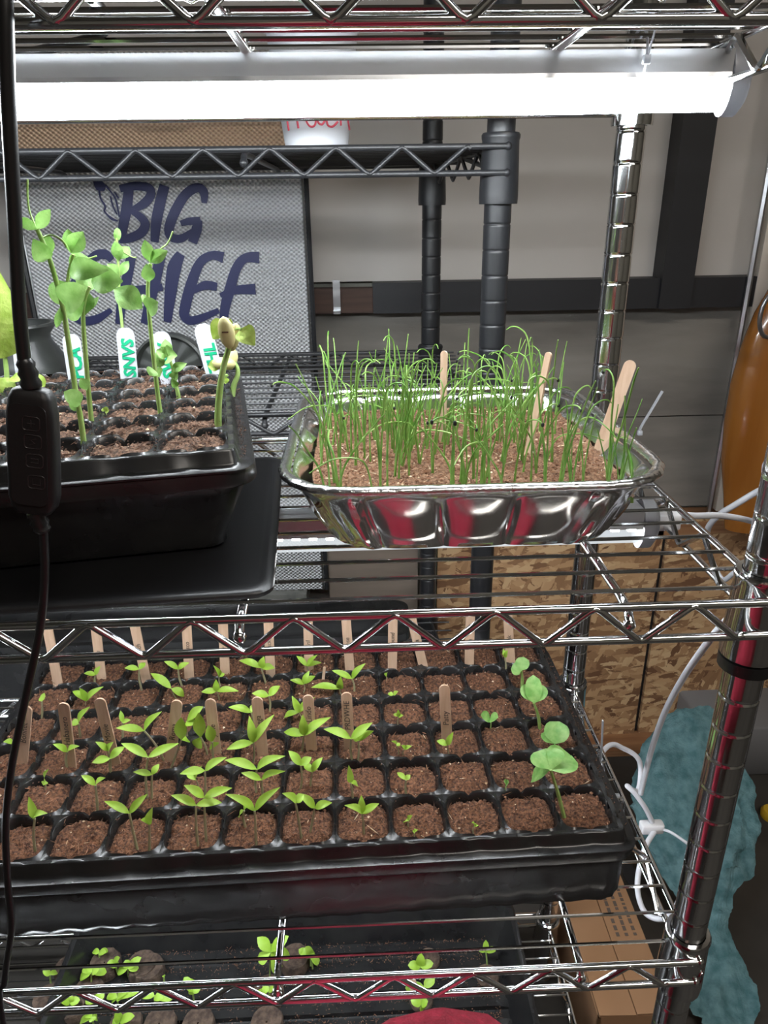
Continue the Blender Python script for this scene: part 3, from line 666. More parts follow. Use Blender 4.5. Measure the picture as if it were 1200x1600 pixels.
for (ci, rj), lst in sorted(cells.items()):
    lst.sort(key=lambda q: q[0])
    for idx, (_, (b, c, tips, wd, kind), B) in enumerate(lst):
        Cn = aty(*c, B.y); hgt = Cn.z - B.z
        size = 'tiny' if hgt < .014 else ('short' if hgt < .032 else 'tall')
        shape = {'l': 'narrow', 'b': 'drooping', 'r': 'round', 'R': 'wide'}[kind]
        which = '' if len(lst) == 1 else (', ' + (['left', 'right'][idx] if len(lst) == 2 else ['left', 'middle', 'right', 'outermost'][idx]) + ' one')
        lab = f"{size} seedling with {['no', 'one', 'two', 'three'][len(tips)]} {shape} leaves, {ROWS[rj]}, {words(ci)} cell from right{which}"
        t = plant('seedling', lab, 'seedling', B, SG)
        rs = random.Random(str(b)); r0 = .0011 if kind in 'lb' else .0017
        if size == 'tiny': r0 = .0006
        mid = (B + Cn) / 2 + Vector((rs.uniform(-.0015, .0015), rs.uniform(-.001, .001), 0))
        MB().tube(spline([B - Vector((0, 0, .003)), mid, Cn], 4), [r0] * 5 + [r0 * .8] * 4, 6).build('stem', M['stem'] if kind in 'lb' else M['stem_green'], t)
        for q in tips:
            T = aty(*q, B.y + (rs.uniform(-.008, .010) if kind != 'R' else .016))
            m = M['leaf_dark'] if kind in 'rR' else M['leaf']
            lw = wd * (1 if kind != 'R' else rs.uniform(.75, 1)) 
            if kind == 'R' and q == tips[1]: lw *= .55
            shp = 'round' if kind in 'rR' else ('oval' if kind == 'b' else 'lance')
            mbl = MB(); leaf(mbl, Cn, T, lw * (.58 if kind in 'lb' else .85), facing(T, .9), .25, rs.uniform(.08, .2) if kind == 'l' else .06, shp, ripple=.02 if kind == 'R' else 0)
            mbl.build('leaf', m, t)

# ------------------------------------------------------------------ wooden plant markers
def stick(B, T, label, txt=None, wd=.0098, th=.0018, tsize=.0075, tstart=.35, normal=None, group=None):
    t = thing('plant_marker', label, 'plant marker', B, 0, group)
    B, T = Vector(B), Vector(T); u = (T - B).normalized(); n = Vector(normal) if normal else Vector((0, -1, .15))
    n = (n - u * n.dot(u)).normalized(); s = u.cross(n); L = (T - B).length; h = wd / 2
    prof = [(-h, -.012)] + [(-h * math.cos(a), L - h + h * math.sin(a)) for a in [PI * k / 8 for k in range(9)]] + [(h, -.012)]
    s = -s
    if s.x < 0: s = -s
    front = [B + s * x + u * y + n * th / 2 for x, y in prof]; back = [p - n * th for p in front]
    k = len(front)
    MB().add(front + back, [tuple(range(k)), tuple(range(2 * k - 1, k - 1, -1))] + [(i, (i + 1) % k, k + (i + 1) % k, k + i) for i in range(k)]).build('stick', M['wood_stick'], t, smooth=False)
    if txt:
        me = text_mesh(txt, tsize, .15)
        o0 = B + u * (L * tstart) + s * (tsize * .28) + n * (th / 2 + .0003)
        mx = Matrix((u, -s, n)).transposed().to_4x4(); mx.translation = o0
        me.transform(WM[t.name].inverted() @ mx); me.materials.clear(); me.materials.append(M['ink'])
        link('lettering', me, t)
    return t
MID = [((35,1190),(42,1103),'Bonnet','leftmost, partly behind the black cable'), ((111,1198),(99,1098),'Habanero','second from the left'), ((180,1192),(155,1091),'Movie','third from the left, leaning left'),
       ((266,1188),(277,1094),'Roma','fourth from the left, leaning right'), ((338,1180),(328,1092),'June','fifth from the left'), ((411,1180),(401,1089),'Ortega','sixth from the left'),
       ((487,1175),(481,1086),'De Lindo','seventh from the left'), ((546,1170),(541,1082),'PRDWHE','eighth from the left'), ((699,1165),(694,1070),'Patty','standing alone on the right')]
SGM = 'wooden markers in the middle of the long tray'; SGB = 'wooden markers along the back of the long tray'
for b, tp, tx, wh in MID:
    B = atz(*b, MS); T = aty(*tp, B.y + .004)
    stick(B, T, f'wooden stick marker with pencilled name in mid tray, {wh}', tx, group=SGM)
BACK = [((91,1070),(72,952),'Rex','B'), ((159,1061),(148,952),'Ju', ''), ((229,1064),(208,950),'Anch',''), ((296,1060),(291,952),'Pasco',''), ((352,1056),(348,950),'Ar',''), ((423,1056),(419,948),'Black',''),
        ((483,1048),(481,945),'Tril',''), ((547,1050),(540,944),'Rose',''), ((613,1045),(614,944),'Pound',''), ((662,1043),(641,943),'P.a',''), ((733,1041),(735,940),'Pa',''), ((798,1039),(793,940),'Luk','')]
for i, (b, tp, tx, _) in enumerate(BACK):
    B = atz(*b, MS); T = aty(tp[0], tp[1] + 16, B.y + .002)
    stick(B, T, f'wooden stick marker in the back row behind the rail, {words(i)} from the left', tx, tstart=.42, tsize=.0068, group=SGB)
B = atz(505, 1062, MS); stick(B, aty(507, 1042, B.y), 'short broken brown stick stub in the back row of the long tray', None, .003, .002)

# ------------------------------------------------------------------ foil pan of onion seedlings
PX, PY = -.168, .1775
pan = thing('foil_pan', 'crinkled aluminium foil pan on the middle shelf, full of onion seedlings', 'pan', (PX, PY, .0028))
def pan_ring(hx, hy, r, z, fl=0.0, wr=0.0, off=0.0):
    ring = []; ns, nc = 60, 16; per = ns + nc
    for i, (x, y, nx, ny) in enumerate(rrect(hx, hy, r, ns, nc)):
        k = i % per; o = off
        if k < ns:
            s_ = k / ns; nl = 3
            o -= fl * (1 - abs(math.sin(PI * nl * s_)) ** .55)
            e_ = min(s_, 1 - s_); o += wr * .5 * math.exp(-(e_ / .06) ** 2) * noise.noise(Vector((i * .9, z * 40, 3)))
        else:
            o += wr * (math.sin(k * 1.9 + z * 18) * .8 + noise.noise(Vector((i * 1.3, z * 60, 0))))
        ring.append(Vector((x + nx * o, y + ny * o, z)))
    return ring
rings = []; zr = .0515
for k in range(9):
    u = k / 8; q = u ** .85; z = .001 + (zr - .006) * u
    fl = .0068 * min(1, .45 + u * 3) * (1 if u < .72 else 1 - (u - .72) * 2.6); wr = .0018 * math.sin(PI * min(1, u + .2))
    if k == 0: z += .0015
    rings.append(pan_ring(.095 + .028 * q, .1175 + .0125 * q, .032 + .012 * q, z, fl, wr))
    if k == 0: rings.insert(0, pan_ring(.090, .1125, .029, .0008, .004, 0))
rings.append(pan_ring(.1245, .1315, .046, zr - .004, .001, .001))
MB().loft(rings, cap=False).add(rings[0], [tuple(range(len(rings[0]) - 1, -1, -1))]).build('body', M['foil'], pan, local=True)
rr = []
for k in range(11):
    a = PI * 1.0 + 2 * PI * k / 10; rr.append(pan_ring(.1285, .1355, .049, zr + .0034 * math.sin(a), 0, .0007, .0042 * math.cos(a)))
MB().loft(rr, cap=False).build('rim', M['foil_rim'], pan, local=True)
PSZ = .0390
mb = MB(); rnd = random.Random(3); G = 90
def psoil(x, y): return PSZ + .0028 * (noise.noise(Vector((x * 60, y * 60, 4))) + .8 * noise.noise(Vector((x * 190, y * 190, 1))) + .5 * noise.noise(Vector((x * 520, y * 520, 7))))
vs = []
for q in range(G + 1):
    for p in range(G + 1):
        u, v = p / G * 2 - 1, q / G * 2 - 1; e = 5
        k = (max(abs(u), abs(v)) / max(1e-6, (abs(u) ** e + abs(v) ** e) ** (1 / e))) if (u or v) else 1
        x, y = PX + u * k * .1125, PY + v * k * .1215; vs.append((x, y, psoil(x, y)))
mb.add(vs, [(q * (G + 1) + p, q * (G + 1) + p + 1, (q + 1) * (G + 1) + p + 1, (q + 1) * (G + 1) + p) for q in range(G) for p in range(G)])
for _ in range(5200):
    x, y = PX + rnd.uniform(-.109, .109), PY + rnd.uniform(-.117, .117); r = rnd.choice((.0006, .0009, .0012)) * rnd.uniform(.8, 1.4); mi = 2 if rnd.random() < .10 else 1
    bits(mb, Vector((x, y, psoil(x, y) + r * .4)), r, rnd, mi)
tag(mb.build('potting_soil', [M['soil_light'], M['crumb'], M['perlite']]), 'light brown coir mix filling the foil pan', 'soil', kind='stuff')
# onion blades: a set of variants, each seedling an object of its own
rnd = random.Random(21); ON = []
for k in range(30):
    h = rnd.uniform(.045, .088); a = rnd.uniform(0, 2 * PI); lean = rnd.choice((.08, .15, .22, .35, .6)) * h; bend = rnd.uniform(-.3, .3)
    d = Vector((math.cos(a), math.sin(a), 0)); d2 = Vector((math.cos(a + bend), math.sin(a + bend), 0)); mb = MB()
    pts = [Vector((0, 0, -.004)), d * lean * .12 + Vector((0, 0, h * .3)), d * lean * .4 + Vector((0, 0, h * .6)), d2 * lean * .8 + Vector((0, 0, h * .88))]
    if k % 3 == 0: pts += [d2 * (lean + .004) + Vector((0, 0, h * .97)), d2 * (lean + .010) + Vector((0, 0, h * .985)), d2 * (lean + .014) + Vector((0, 0, h * .95))]
    elif k % 7 == 1: pts = [Vector((0, 0, -.004)), d * .006 + Vector((0, 0, h * .35)), d * .016 + Vector((0, 0, h * .5)), d2 * .034 + Vector((0, 0, h * .52)), d2 * .052 + Vector((0, 0, h * .42))]
    else: pts += [d2 * lean + Vector((0, 0, h))]
    sp = spline(pts, 4); N = len(sp)
    mb.tube(sp, [(.00085 if i > 1 else .0011) * (1 - .55 * i / N) for i in range(N)], 5)
    mats = [M['onion'], M['seed']]
    if k % 6 == 0: mb.sphere(sp[-1], .0013, 6, 1, (1, .8, 1.3))
    if k % 4 == 1:                     # a second blade from the same base
        d3 = Vector((math.cos(a + 2), math.sin(a + 2), 0)); sp = spline([Vector((0, 0, 0)), d3 * .004 + Vector((0, 0, h * .3)), d3 * .012 + Vector((0, 0, h * .7))], 4)
        mb.tube(sp, [.0008 * (1 - .5 * i / 9) for i in range(len(sp))], 5)
    ON.append(mb.mesh('onion_seedling', mats))
clus = [(rnd.uniform(-.102, .100), rnd.uniform(-.110, .110)) for _ in range(46)]
for k in range(210):
    cx, cy = rnd.choice(clus)
    x, y = cx + rnd.gauss(0, .011), cy + rnd.gauss(0, .011)
    x = max(-.108, min(.106, x)); y = max(-.114, min(.114, y))
    o = link('onion_seedling', ON[k % 30], None, (PX + x, PY + y, psoil(PX + x, PY + y)))
    o.rotation_euler = (0, 0, rnd.uniform(0, 2 * PI)); s_ = rnd.uniform(.75, 1.15); o.scale = (s_, s_, s_)
    tag(o, 'thin green grass-like onion seedling growing in the foil pan', 'seedling', 'onion seedlings in the foil pan')
for b, tp, wd, nrm, lab in [((692,692),(694,548),.0055,(-.5,-.8,0),'thin wooden stick standing upright in the foil pan, left of the three'), ((824,712),(858,550),.0055,(-.75,-.6,0),'thin wooden stick leaning right in the middle of the foil pan'), ((938,700),(987,563),.0095,(-.35,-.9,.1),'wide wooden stick leaning right near the right end of the foil pan')]:
    B = atz(*b, PSZ); stick(B, aty(*tp, B.y + .006), lab, None, wd, .0019, normal=nrm)

# ------------------------------------------------------------------ upper tray: plastic tags, peas and beans
def ptag(top, base, label, txt, wd=.0158):
    B = atz(*base, US); T = aty(*top, B.y + .004); t = thing('plant_tag', label, 'plant tag', B, 0, 'white plastic tags in the upper tray')
    u = (T - B).normalized(); n = Vector((0, -1, .15)); n = (n - u * n.dot(u)).normalized(); s = n.cross(u) * -1
    if s.x < 0: s = -s
    L = (T - B).length; h = wd / 2; prof = [(-h * .85, -.014), (-h, .012), (-h, L - h * .75), (-h * .8, L - h * .28), (-h * .35, L), (h * .35, L), (h * .8, L - h * .28), (h, L - h * .75), (h, .012), (h * .85, -.014)]
    front = [B + s * x + u * y + n * .0004 for x, y in prof]; back = [p - n * .0008 for p in front]; k = len(front)
    MB().add(front + back, [tuple(range(k)), tuple(range(2 * k - 1, k - 1, -1))] + [(i, (i + 1) % k, k + (i + 1) % k, k + i) for i in range(k)]).build('blade', M['tag'], t, False)
    if txt:
        me = text_mesh(txt, .0145, .1, .00055); mx = Matrix((u, -s, n)).transposed().to_4x4(); mx.translation = B + u * (L * .12) + s * .0062 + n * .0008
        me.transform(WM[t.name].inverted() @ mx); me.materials.clear(); me.materials.append(M['green_ink']); link('lettering', me, t)
ptag((32,530),(40,600),'white plastic plant tag at far left, half behind the black cable', 'Be')
ptag((110,522),(122,602),'white plastic plant tag with green writing PCA, second from the left', 'PCA')
ptag((195,512),(203,600),'white plastic plant tag with green writing SNVS', 'SNVS')
ptag((250,518),(266,602),'white plastic plant tag with green writing behind the wilted pea', 'SWV')
ptag((315,506),(338,594),'white plastic plant tag tilted left with green writing THL behind the bean sprout', 'THL')

def P2(b, c, pts_stem, r=.0022, m='stem_green', name='pea_plant', label='', cat='plant'):
    B = atz(*b, US); t = plant(name, label, cat, B)
    ps = [B - Vector((0, 0, .004))] + [aty(x, y, B.y + dy) for x, y, dy in pts_stem]
    sp = spline(ps, 5); MB().tube(sp, [r * .84 * (1 - .35 * i / len(sp)) for i in range(len(sp))], 8).build('stem', M[m], t)
    return t, B
def lf(t, B, base, tip, wd, dy=0.0, shape='oval', m='leaf_pea', fold=.3, arch=.12, lift=.2, nm='leaf', nrm=None, rip=.02):
    P, T = aty(*base, B.y + dy * .3), aty(*tip, B.y + dy)
    mb = MB(); leaf(mb, P, T, wd * .76, nrm or facing(T, lift), fold, arch, shape, 9, ripple=rip); mb.build(nm, M[m], t)
def tendril(t, B, pts, r=.0006): MB().tube(spline([aty(x, y, B.y + dy) for x, y, dy in pts], 6), r, 5).build('tendril', M['stem_green'], t)
t, B = P2((131,700), 0, [(127,660,0), (118,610,0), (100,490,0), (88,440,-.002), (74,395,-.004), (58,358,-.006)], .0024, label='tallest pea plant with tendrils, at the left of the upper tray')
lf(t, B, (58,358), (23,343), .0085, -.012, 'oval'); lf(t, B, (58,358), (79,327), .010, -.008, 'oval'); lf(t, B, (70,408), (52,373), .015, -.014, 'oval', arch=.3); lf(t, B, (75,405), (73,366), .011, .004, 'oval')
lf(t, B, (98,475), (88,512), .006, 0, 'oval'); tendril(t, B, [(56,355,0), (46,330,0), (43,305,0), (43,280,0)]); tendril(t, B, [(66,372,0), (80,367,-.01), (96,375,-.012), (104,386,-.01)])
lf(t, B, (126,630), (100,612), .014, -.012, 'round'); lf(t, B, (124,625), (112,640), .008, .004)
lf(t, B, (98,478), (92,438), .018, .006, 'round'); lf(t, B, (100,476), (134,448), .022, -.014, 'round', arch=.2)
t, B = P2((144,668), 0, [(140,630,0), (135,570,0), (130,500,0), (132,470,0), (140,448,0)], .0023, label='bushy pea plant with the broadest leaves, second from the left')
tendril(t, B, [(128,490,0), (105,465,0), (107,430,0), (113,405,0), (115,398,0)], .0013)
lf(t, B, (109,428), (170,422), .019, -.018, 'oval', arch=.25); lf(t, B, (143,441), (192,440), .024, -.010, 'oval', arch=.2); lf(t, B, (178,452), (222,482), .022, -.004, 'oval', arch=.25); lf(t, B, (128,490), (100,474), .022, -.010, 'round')
lf(t, B, (130,495), (132,452), .018, .004); lf(t, B, (111,396), (106,358), .011, 0); lf(t, B, (112,395), (130,362), .016, -.004, 'oval', fold=.5); lf(t, B, (116,425), (138,402), .021, .008, 'round'); lf(t, B, (120,444), (142,432), .022, .010, 'round')
lf(t, B, (131,492), (154,464), .006, .006); lf(t, B, (137,610), (126,590), .010, -.004); tendril(t, B, [(138,404,0), (145,402,0), (151,400,0)])
t, B = P2((197,596), 0, [(195,560,0), (190,500,0), (186,465,0), (186,430,0), (183,390,0), (182,362,0)], .0019, label='slender pea plant with greyish leaves in front of the lettering, third from the left')
for a_, b_, w_, d_ in (((183,376), (184,356), .008, 0), ((186,408), (180,376), .013, -.008), ((187,405), (202,386), .013, .004), ((186,432), (168,412), .013, -.006), ((186,432), (201,408), .010, .004), ((194,553), (186,553), .009, -.004), ((194,553), (203,553), .009, -.004)): lf(t, B, a_, b_, w_, d_, 'round' if w_ < .01 else 'oval')
tendril(t, B, [(190,392,0), (200,398,0), (208,402,0), (213,402,0)])
t, B = P2((252,655), 0, [(247,620,0), (240,560,0), (233,490,0), (231,450,0), (235,412,0)], .0022, label='tall pea plant with bright tip leaves and tendril, right of the lettering gap')
lf(t, B, (235,410), (226,375), .011, -.008, 'oval'); lf(t, B, (235,410), (262,392), .012, -.006, 'oval', fold=.5); lf(t, B, (233,440), (229,412), .012, -.012, 'oval'); lf(t, B, (231,484), (247,472), .017, -.010, 'round'); lf(t, B, (231,480), (222,460), .006, .004)
tendril(t, B, [(237,408,0), (250,390,0), (262,380,0), (270,362,0)]); lf(t, B, (241,578), (233,586), .012, -.006, 'round'); lf(t, B, (241,578), (252,584), .010, .006, 'round')
t, B = P2((280,625), 0, [(277,610,0), (271,592,0), (270,575,0), (262,556,0)], .0022, label='short wilted dark green pea plant with curled leaves, in front of the third tag')
for a_, b_, w_, d_ in (((262,556), (244,548), .013, -.006), ((262,556), (258,530), .012, 0), ((264,558), (277,556), .020, -.010), ((246,545), (250,574), .012, .002), ((270,580), (292,568), .010, -.004), ((271,592), (278,580), .010, -.006), ((275,605), (268,592), .008, -.006)): lf(t, B, a_, b_, w_, d_, 'oval', arch=.3, fold=.5)
# bean sprouts
t, B = P2((340,668), 0, [(341,640,0), (344,605,0), (350,570,0), (357,545,0), (358,532,0)], .0031, name='bean_sprout', label='tall bean sprout holding up its split pale seed, near the tray corner')
def coty(t, B, c, sz, tilt, dy=0):
    p = aty(*c, B.y + dy); mb = MB().sphere((0, 0, 0), 1, 12, sc=(sz[0], sz[0] * .7, sz[1])); R_ = Matrix.Rotation(tilt, 4, 'Y'); mb.v = [R_ @ q + p for q in mb.v]; o = mb.build('cotyledon', M['cotyledon'], t); return p
p = coty(t, B, (354,520), (.0056, .0108), -.12, -.008); coty(t, B, (365,527), (.0045, .010), .3, .002)
MB().box(p + Vector((-.0002, -.0040, .001)), (.0042, .0008, .0009)).build('seed_scar', M['brown_mark'], t, False)
lf(t, B, (352,500), (333,530), .017, .004, 'heart', 'leaf_bean', arch=.15); lf(t, B, (376,514), (398,540), .019, -.004, 'heart', 'leaf_bean', arch=.1); tendril(t, B, [(362,520,0), (370,514,0), (377,514,-.002)], .0009); lf(t, B, (357,510), (360,498), .006, 0, 'oval', 'leaf_bean')
t, B = P2((362,612), 0, [(366,600,0), (371,588,0), (371,576,0), (366,566,0)], .0030, name='bean_sprout', label='short hooked yellow bean sprout behind the tall one')
coty(t, B, (350,568), (.0100, .0052), .1, -.004); coty(t, B, (362,562), (.0050, .0092), .35, .004); lf(t, B, (346,572), (325,572), .013, -.004, 'oval', 'leaf_bean'); lf(t, B, (354,590), (352,600), .007, -.01, 'oval', 'leaf_bean'); tendril(t, B, [(356,586,-.01), (346,592,-.01), (343,602,-.01), (343,612,-.01)], .0013)
t, B = P2((12,612), 0, [(11,590,0), (8,560,0), (2,530,0)], .0030, name='bean_plant', label='bean plant with one huge green leaf at the left edge of the frame')
lf(t, B, (4,560), (-8,415), .052, -.01, 'heart', 'leaf_bean', arch=.08, fold=.1); lf(t, B, (2,540), (20,480), .018, .002, 'oval', 'leaf_bean'); lf(t, B, (14,590), (4,620), .022, -.008, 'round', 'leaf_bean'); lf(t, B, (20,588), (30,596), .014, -.008, 'round', 'leaf_bean'); lf(t, B, (52,588), (70,604), .014, -.004, 'round', 'leaf_bean')
tendril(t, B, [(12,600,0), (30,594,0), (52,590,0)], .0010)
t, B = P2((166,652), 0, [(165,645,0), (164,640,0)], .0008, label='tiny yellow-green sprout between the pea stems in the upper tray', name='seedling', cat='seedling')
for tip in ((160,638), (168,636), (170,642)): lf(t, B, (164,642), tip, .005, 0, 'round', 'leaf_bean')

# ------------------------------------------------------------------ inline dimmer on its black cable
CY = -.035
dm = thing('dimmer_switch', 'black inline dimmer controller hanging on a cable at the left', 'controller', aty(52, 800, CY))
c0, c1 = aty(50, 606, CY), aty(56, 800, CY)
up_ = (c0 - c1).normalized(); L = (c0 - c1).length
xf = Matrix((up_.cross(Vector((0, 1, 0))).normalized() * -1, Vector((0, 1, 0)) - up_ * up_.y, up_)).transposed()
if xf.col[0].x < 0: xf.col[0] = -xf.col[0]
rings = []
for h, sx, sy in ((0, .45, .5), (.012, .70, .8), (.06, .90, .95), (.15, 1, 1), (.6, 1, 1), (.80, .97, 1), (.93, .86, .95), (.985, .72, .8), (1, .55, .55)):
    rings.append([c1 + xf @ Vector((x * sx, y * sy, h * L)) for x, y, _, _ in rrect(.0118, .0062, .0040, 3, 4)])
MB().loft(rings).build('body', M['ctrl'], dm)
front = [c1 + xf @ Vector((x, -.0063, .5 * L + z)) for x, z, _, _ in rrect(.0088, L * .40, .004, 3, 4)]
MB().loft([front, [p + Vector((0, -.0006, 0)) for p in front]]).build('face_plate', M['ctrl'], dm, False)
for k, hh in enumerate((.76, .62, .47, .30)):
    o = c1 + xf @ Vector((.0018 - .0006 * k * -1, -.0070, hh * L))
    loop = [o + xf @ Vector((x, 0, z)) for x, z, _, _ in rrect(.0040, .0034, .0015, 2, 3)]; loop.append(loop[0])
    bt = MB().tube(loop, .00028, 5).build('button', M['ctrl_mark'], dm)
    mk = [[(-.0018, 0), (.0018, 0)], [(.0015, .0016), (-.001, .0008), (.001, -.0008), (-.0015, -.0016)], [(-.0018, .001), (.0018, .001), (.0018, -.001), (-.0018, -.001)], [(-.0018, .0016), (-.0018, -.0014), (.0018, -.0014), (.0018, .0016)]][k]
    mm = MB().tube([o + xf @ Vector((x, 0, z)) for x, z in mk], .00026, 5)
    if k == 0: mm.tube([o + xf @ Vector((0, 0, z)) for z in (-.0018, .0018)], .00026, 5)
    mm.build('symbol', M['ctrl_mark'], bt)
for p_, q_, nm in ((c0, aty(38, 560, CY), 0), (c1, aty(68, 832, CY), 1)):
    n_ = 6; MB().tube([p_ + (q_ - p_) * (i / n_) for i in range(n_ + 1)], [.0046, .0050, .0040, .0048, .0038, .0044, .0030], 10).build('strain_relief', M['cable'], dm)
up_path = [aty(38, 562, CY), aty(30, 480, CY), aty(22, 330, CY), aty(13, 160, CY), aty(9, 20, CY), aty(8, -60, CY + .005), Vector((aty(8, -100, CY).x, -.02, .330)), Vector((aty(8, -100, CY).x, .04, .3225)), Vector((-.40, .16, .3222)), Vector((-.52, .25, .3222))]
MB().tube(spline(up_path, 6), .0031, 10).build('cable', M['cable'], dm)
dn_path = [aty(68, 830, CY), aty(70, 900, CY), aty(62, 985, CY), aty(40, 1090, CY), aty(18, 1200, CY), aty(9, 1290, CY), aty(12, 1380, CY), aty(18, 1450, CY), aty(8, 1530, CY), aty(12, 1640, CY), Vector((aty(12, 1640, CY).x - .02, -.06, FLOOR + .02)), Vector((-.75, -.10, FLOOR + .0026)), Vector((-1.0, -.06, FLOOR + .0026))]
MB().tube(spline(dn_path, 6), .0022, 10).build('cable', M['cable'], dm)

# ------------------------------------------------------------------ the smoker with its painted name
SY = .79
sx0, sx1 = aty(36, 400, SY).x, aty(487, 450, SY).x
SZ0, SZ1 = -.425, .42
sm = thing('metal_smoker', 'embossed silver metal smoker box painted BIG CHIEF behind the black rack', 'smoker', ((sx0 + sx1) / 2, SY + .05, SZ0))
MB().box(((sx0 + sx1) / 2, SY + .055, (SZ0 + SZ1) / 2), (sx1 - sx0 - .006, .109, SZ1 - SZ0)).build('front_panel', M['emboss'], sm, False)
for x in (sx0, sx1):
    MB().tube([(x, SY - .001, SZ0), (x, SY - .001, SZ1)], .004, 6).build('corner_edge', M['black_metal'], sm)
    MB().tube([(x + (.006 if x == sx0 else -.006), SY - .002, SZ0), (x + (.006 if x == sx0 else -.006), SY - .002, SZ1)], .0018, 6).build('edge_bead', M['steel'], sm)
MB().box(((sx0 + sx1) / 2, SY - .003, aty(300, 184, SY).z), (sx1 - sx0, .012, .012)).build('lid_seam', M['steel'], sm, False)
cz0, cz1 = aty(200, 230, SY).z, aty(200, 190, SY).z; bb = MB().box(((sx0 + sx1) / 2, SY + .0005, (cz0 + cz1) / 2), (sx1 - sx0 - .016, .003, cz1 - cz0)); bb.build('orange_reflection_band', M['emboss_orange_reflection'], sm, False)  # tinted strip: painted orange reflection on the embossed aluminium, not a copper part
hz = aty(265, 178, SY - .03).z; hx = aty(262, 178, SY - .02).x
MB().tube(spline([(hx - .04, SY - .002, hz - .004), (hx - .03, SY - .03, hz + .004), (hx + .03, SY - .03, hz + .004), (hx + .04, SY - .002, hz - .004)], 5), .004, 8).build('handle', M['black_metal'], sm)
def a3(x, y): p = aty(x / 2.4, 260 + y / 2.4, SY - .0012); return (p.x, SY - .0008, p.z)
PXW = .00044                                   # metres per study-crop pixel on the smoker front
def stroke(pts, w): return [a3(*q) for q in pts], [v * PXW * 1.08 for v in (w if isinstance(w, (list, tuple)) else [w, w])]
LET = {'letter_b': [([(484,80),(476,150),(464,215),(452,278)],[28,32,30,26]), ([(450,84),(505,74),(556,80),(566,106),(540,140),(488,168)],[20,24,26,26,26,14]), ([(488,164),(528,190),(545,217),(530,248),(490,268),(446,276)],[14,24,28,28,26,20])],
 'letter_i': [([(617,72),(600,140),(586,210),(580,284)],[30,32,32,24])],
 'letter_g': [([(766,138),(764,96),(738,80),(694,108),(654,175),(634,235),(644,266),(680,270),(722,244)],[16,28,26,28,30,30,26,24,16]), ([(678,214),(710,206),(752,204)],[16,22,24]), ([(744,200),(738,236),(722,286)],[24,32,28])],
 'letter_c': [([(420,352),(395,330),(352,340),(298,410),(270,490),(274,548),(312,578),(364,572),(418,538)],[20,30,28,32,34,34,30,26,14])],
 'letter_h': [([(492,340),(474,430),(456,512),(448,592)],[30,32,30,26]), ([(452,470),(520,464),(610,452)],[20,28,22]), ([(604,334),(582,430),(560,520),(543,590)],[30,34,32,26])],
 'letter_i.second': [([(678,328),(654,380),(640,470),(628,584)],[26,44,38,24])],
 'letter_e': [([(838,342),(795,334),(750,362),(718,440),(696,520),(692,560),(715,578),(762,566),(820,540)],[34,26,28,34,34,32,28,24,16]), ([(722,470),(768,446),(814,452)],[14,28,26])],
 'letter_f': [([(972,342),(920,344),(886,384),(862,462),(846,520),(838,578)],[36,28,30,34,32,26]), ([(826,484),(885,464),(958,460)],[14,26,34])]}
for nm, strokes in LET.items():
    mb = MB()
    for pts, ws in strokes: ribbon(mb, *stroke(pts, ws), (0, -1, 0))
    mb.build(nm.split('.')[0], M['navy'], sm, False)
mb = MB()
for pts, ws in [([(352,52),(372,70),(395,82)],[6,34,16]), ([(372,85),(378,120),(395,150),(392,168),(412,190)],[5,5,6,5,4]), ([(395,70),(420,100),(436,130),(448,190)],[5,4,5,4]), ([(404,182),(420,196),(442,205)],[4,8,4]), ([(415,112),(425,150),(440,180)],[3,4,3]), ([(430,95),(446,120)],[3,5])]: ribbon(mb, *stroke(pts, ws), (0, -1, 0))
mb.build('feather_drawing', M['navy'], sm, False)

# bench under the smoker, things around it
bz = SZ0
bn = thing('work_bench', 'low grey-topped bench with dark wooden edge under the smoker', 'bench', (-.85, .84, FLOOR))
MB().box((-.85, .838, bz - .022), (1.00, .125, .04)).build('bench_top', M['grey_slab'], bn, False)
MB().box((-.85, .795, bz - .085), (1.00, .03, .085)).build('apron', M['dark_wood'], bn, False)
for x in (-1.3, -.40):
    for y in (.81, .87): MB().box((x, y, (bz - .042 + FLOOR) / 2), (.05, .03, bz - .042 - FLOOR)).build('leg', M['dark_wood'], bn, False)
cx0, cx1 = aty(516, 940, .80).x, aty(652, 940, .80).x
MB_ = MB().box(((cx0 + cx1) / 2, .80, FLOOR + .26), (cx1 - cx0, .012, .52)); o = MB_.build('board', M['card_grey'], None, False); tag(o, 'grey-brown flat board standing behind the rear black post below the pan', 'board')
tot = thing('storage_tote', 'glossy black plastic tote behind the back row of the long tray', 'tote', (-.52, .50, -.4575))
tx1 = aty(642, 1010, .47).x; tz = aty(300, 998, .46).z
rings = [[Vector(((-.95 + tx1) / 2 + x, .50 + y, z)) for x, y, _, _ in rrect((tx1 + .95) / 2 - i_, .048 - i_, .02, 4, 5)] for i_, z in ((.02, -.457), (.008, tz - .012), (.0, tz - .011), (.0, tz), (.006, tz + .001), (.02, tz - .012))]
MB().loft(rings).build('body', M['black_plastic'], tot)
MB().box(((-.95 + tx1) / 2, .452, tz - .035), (.16, .010, .018)).build('handle', M['black_plastic'], tot, False)

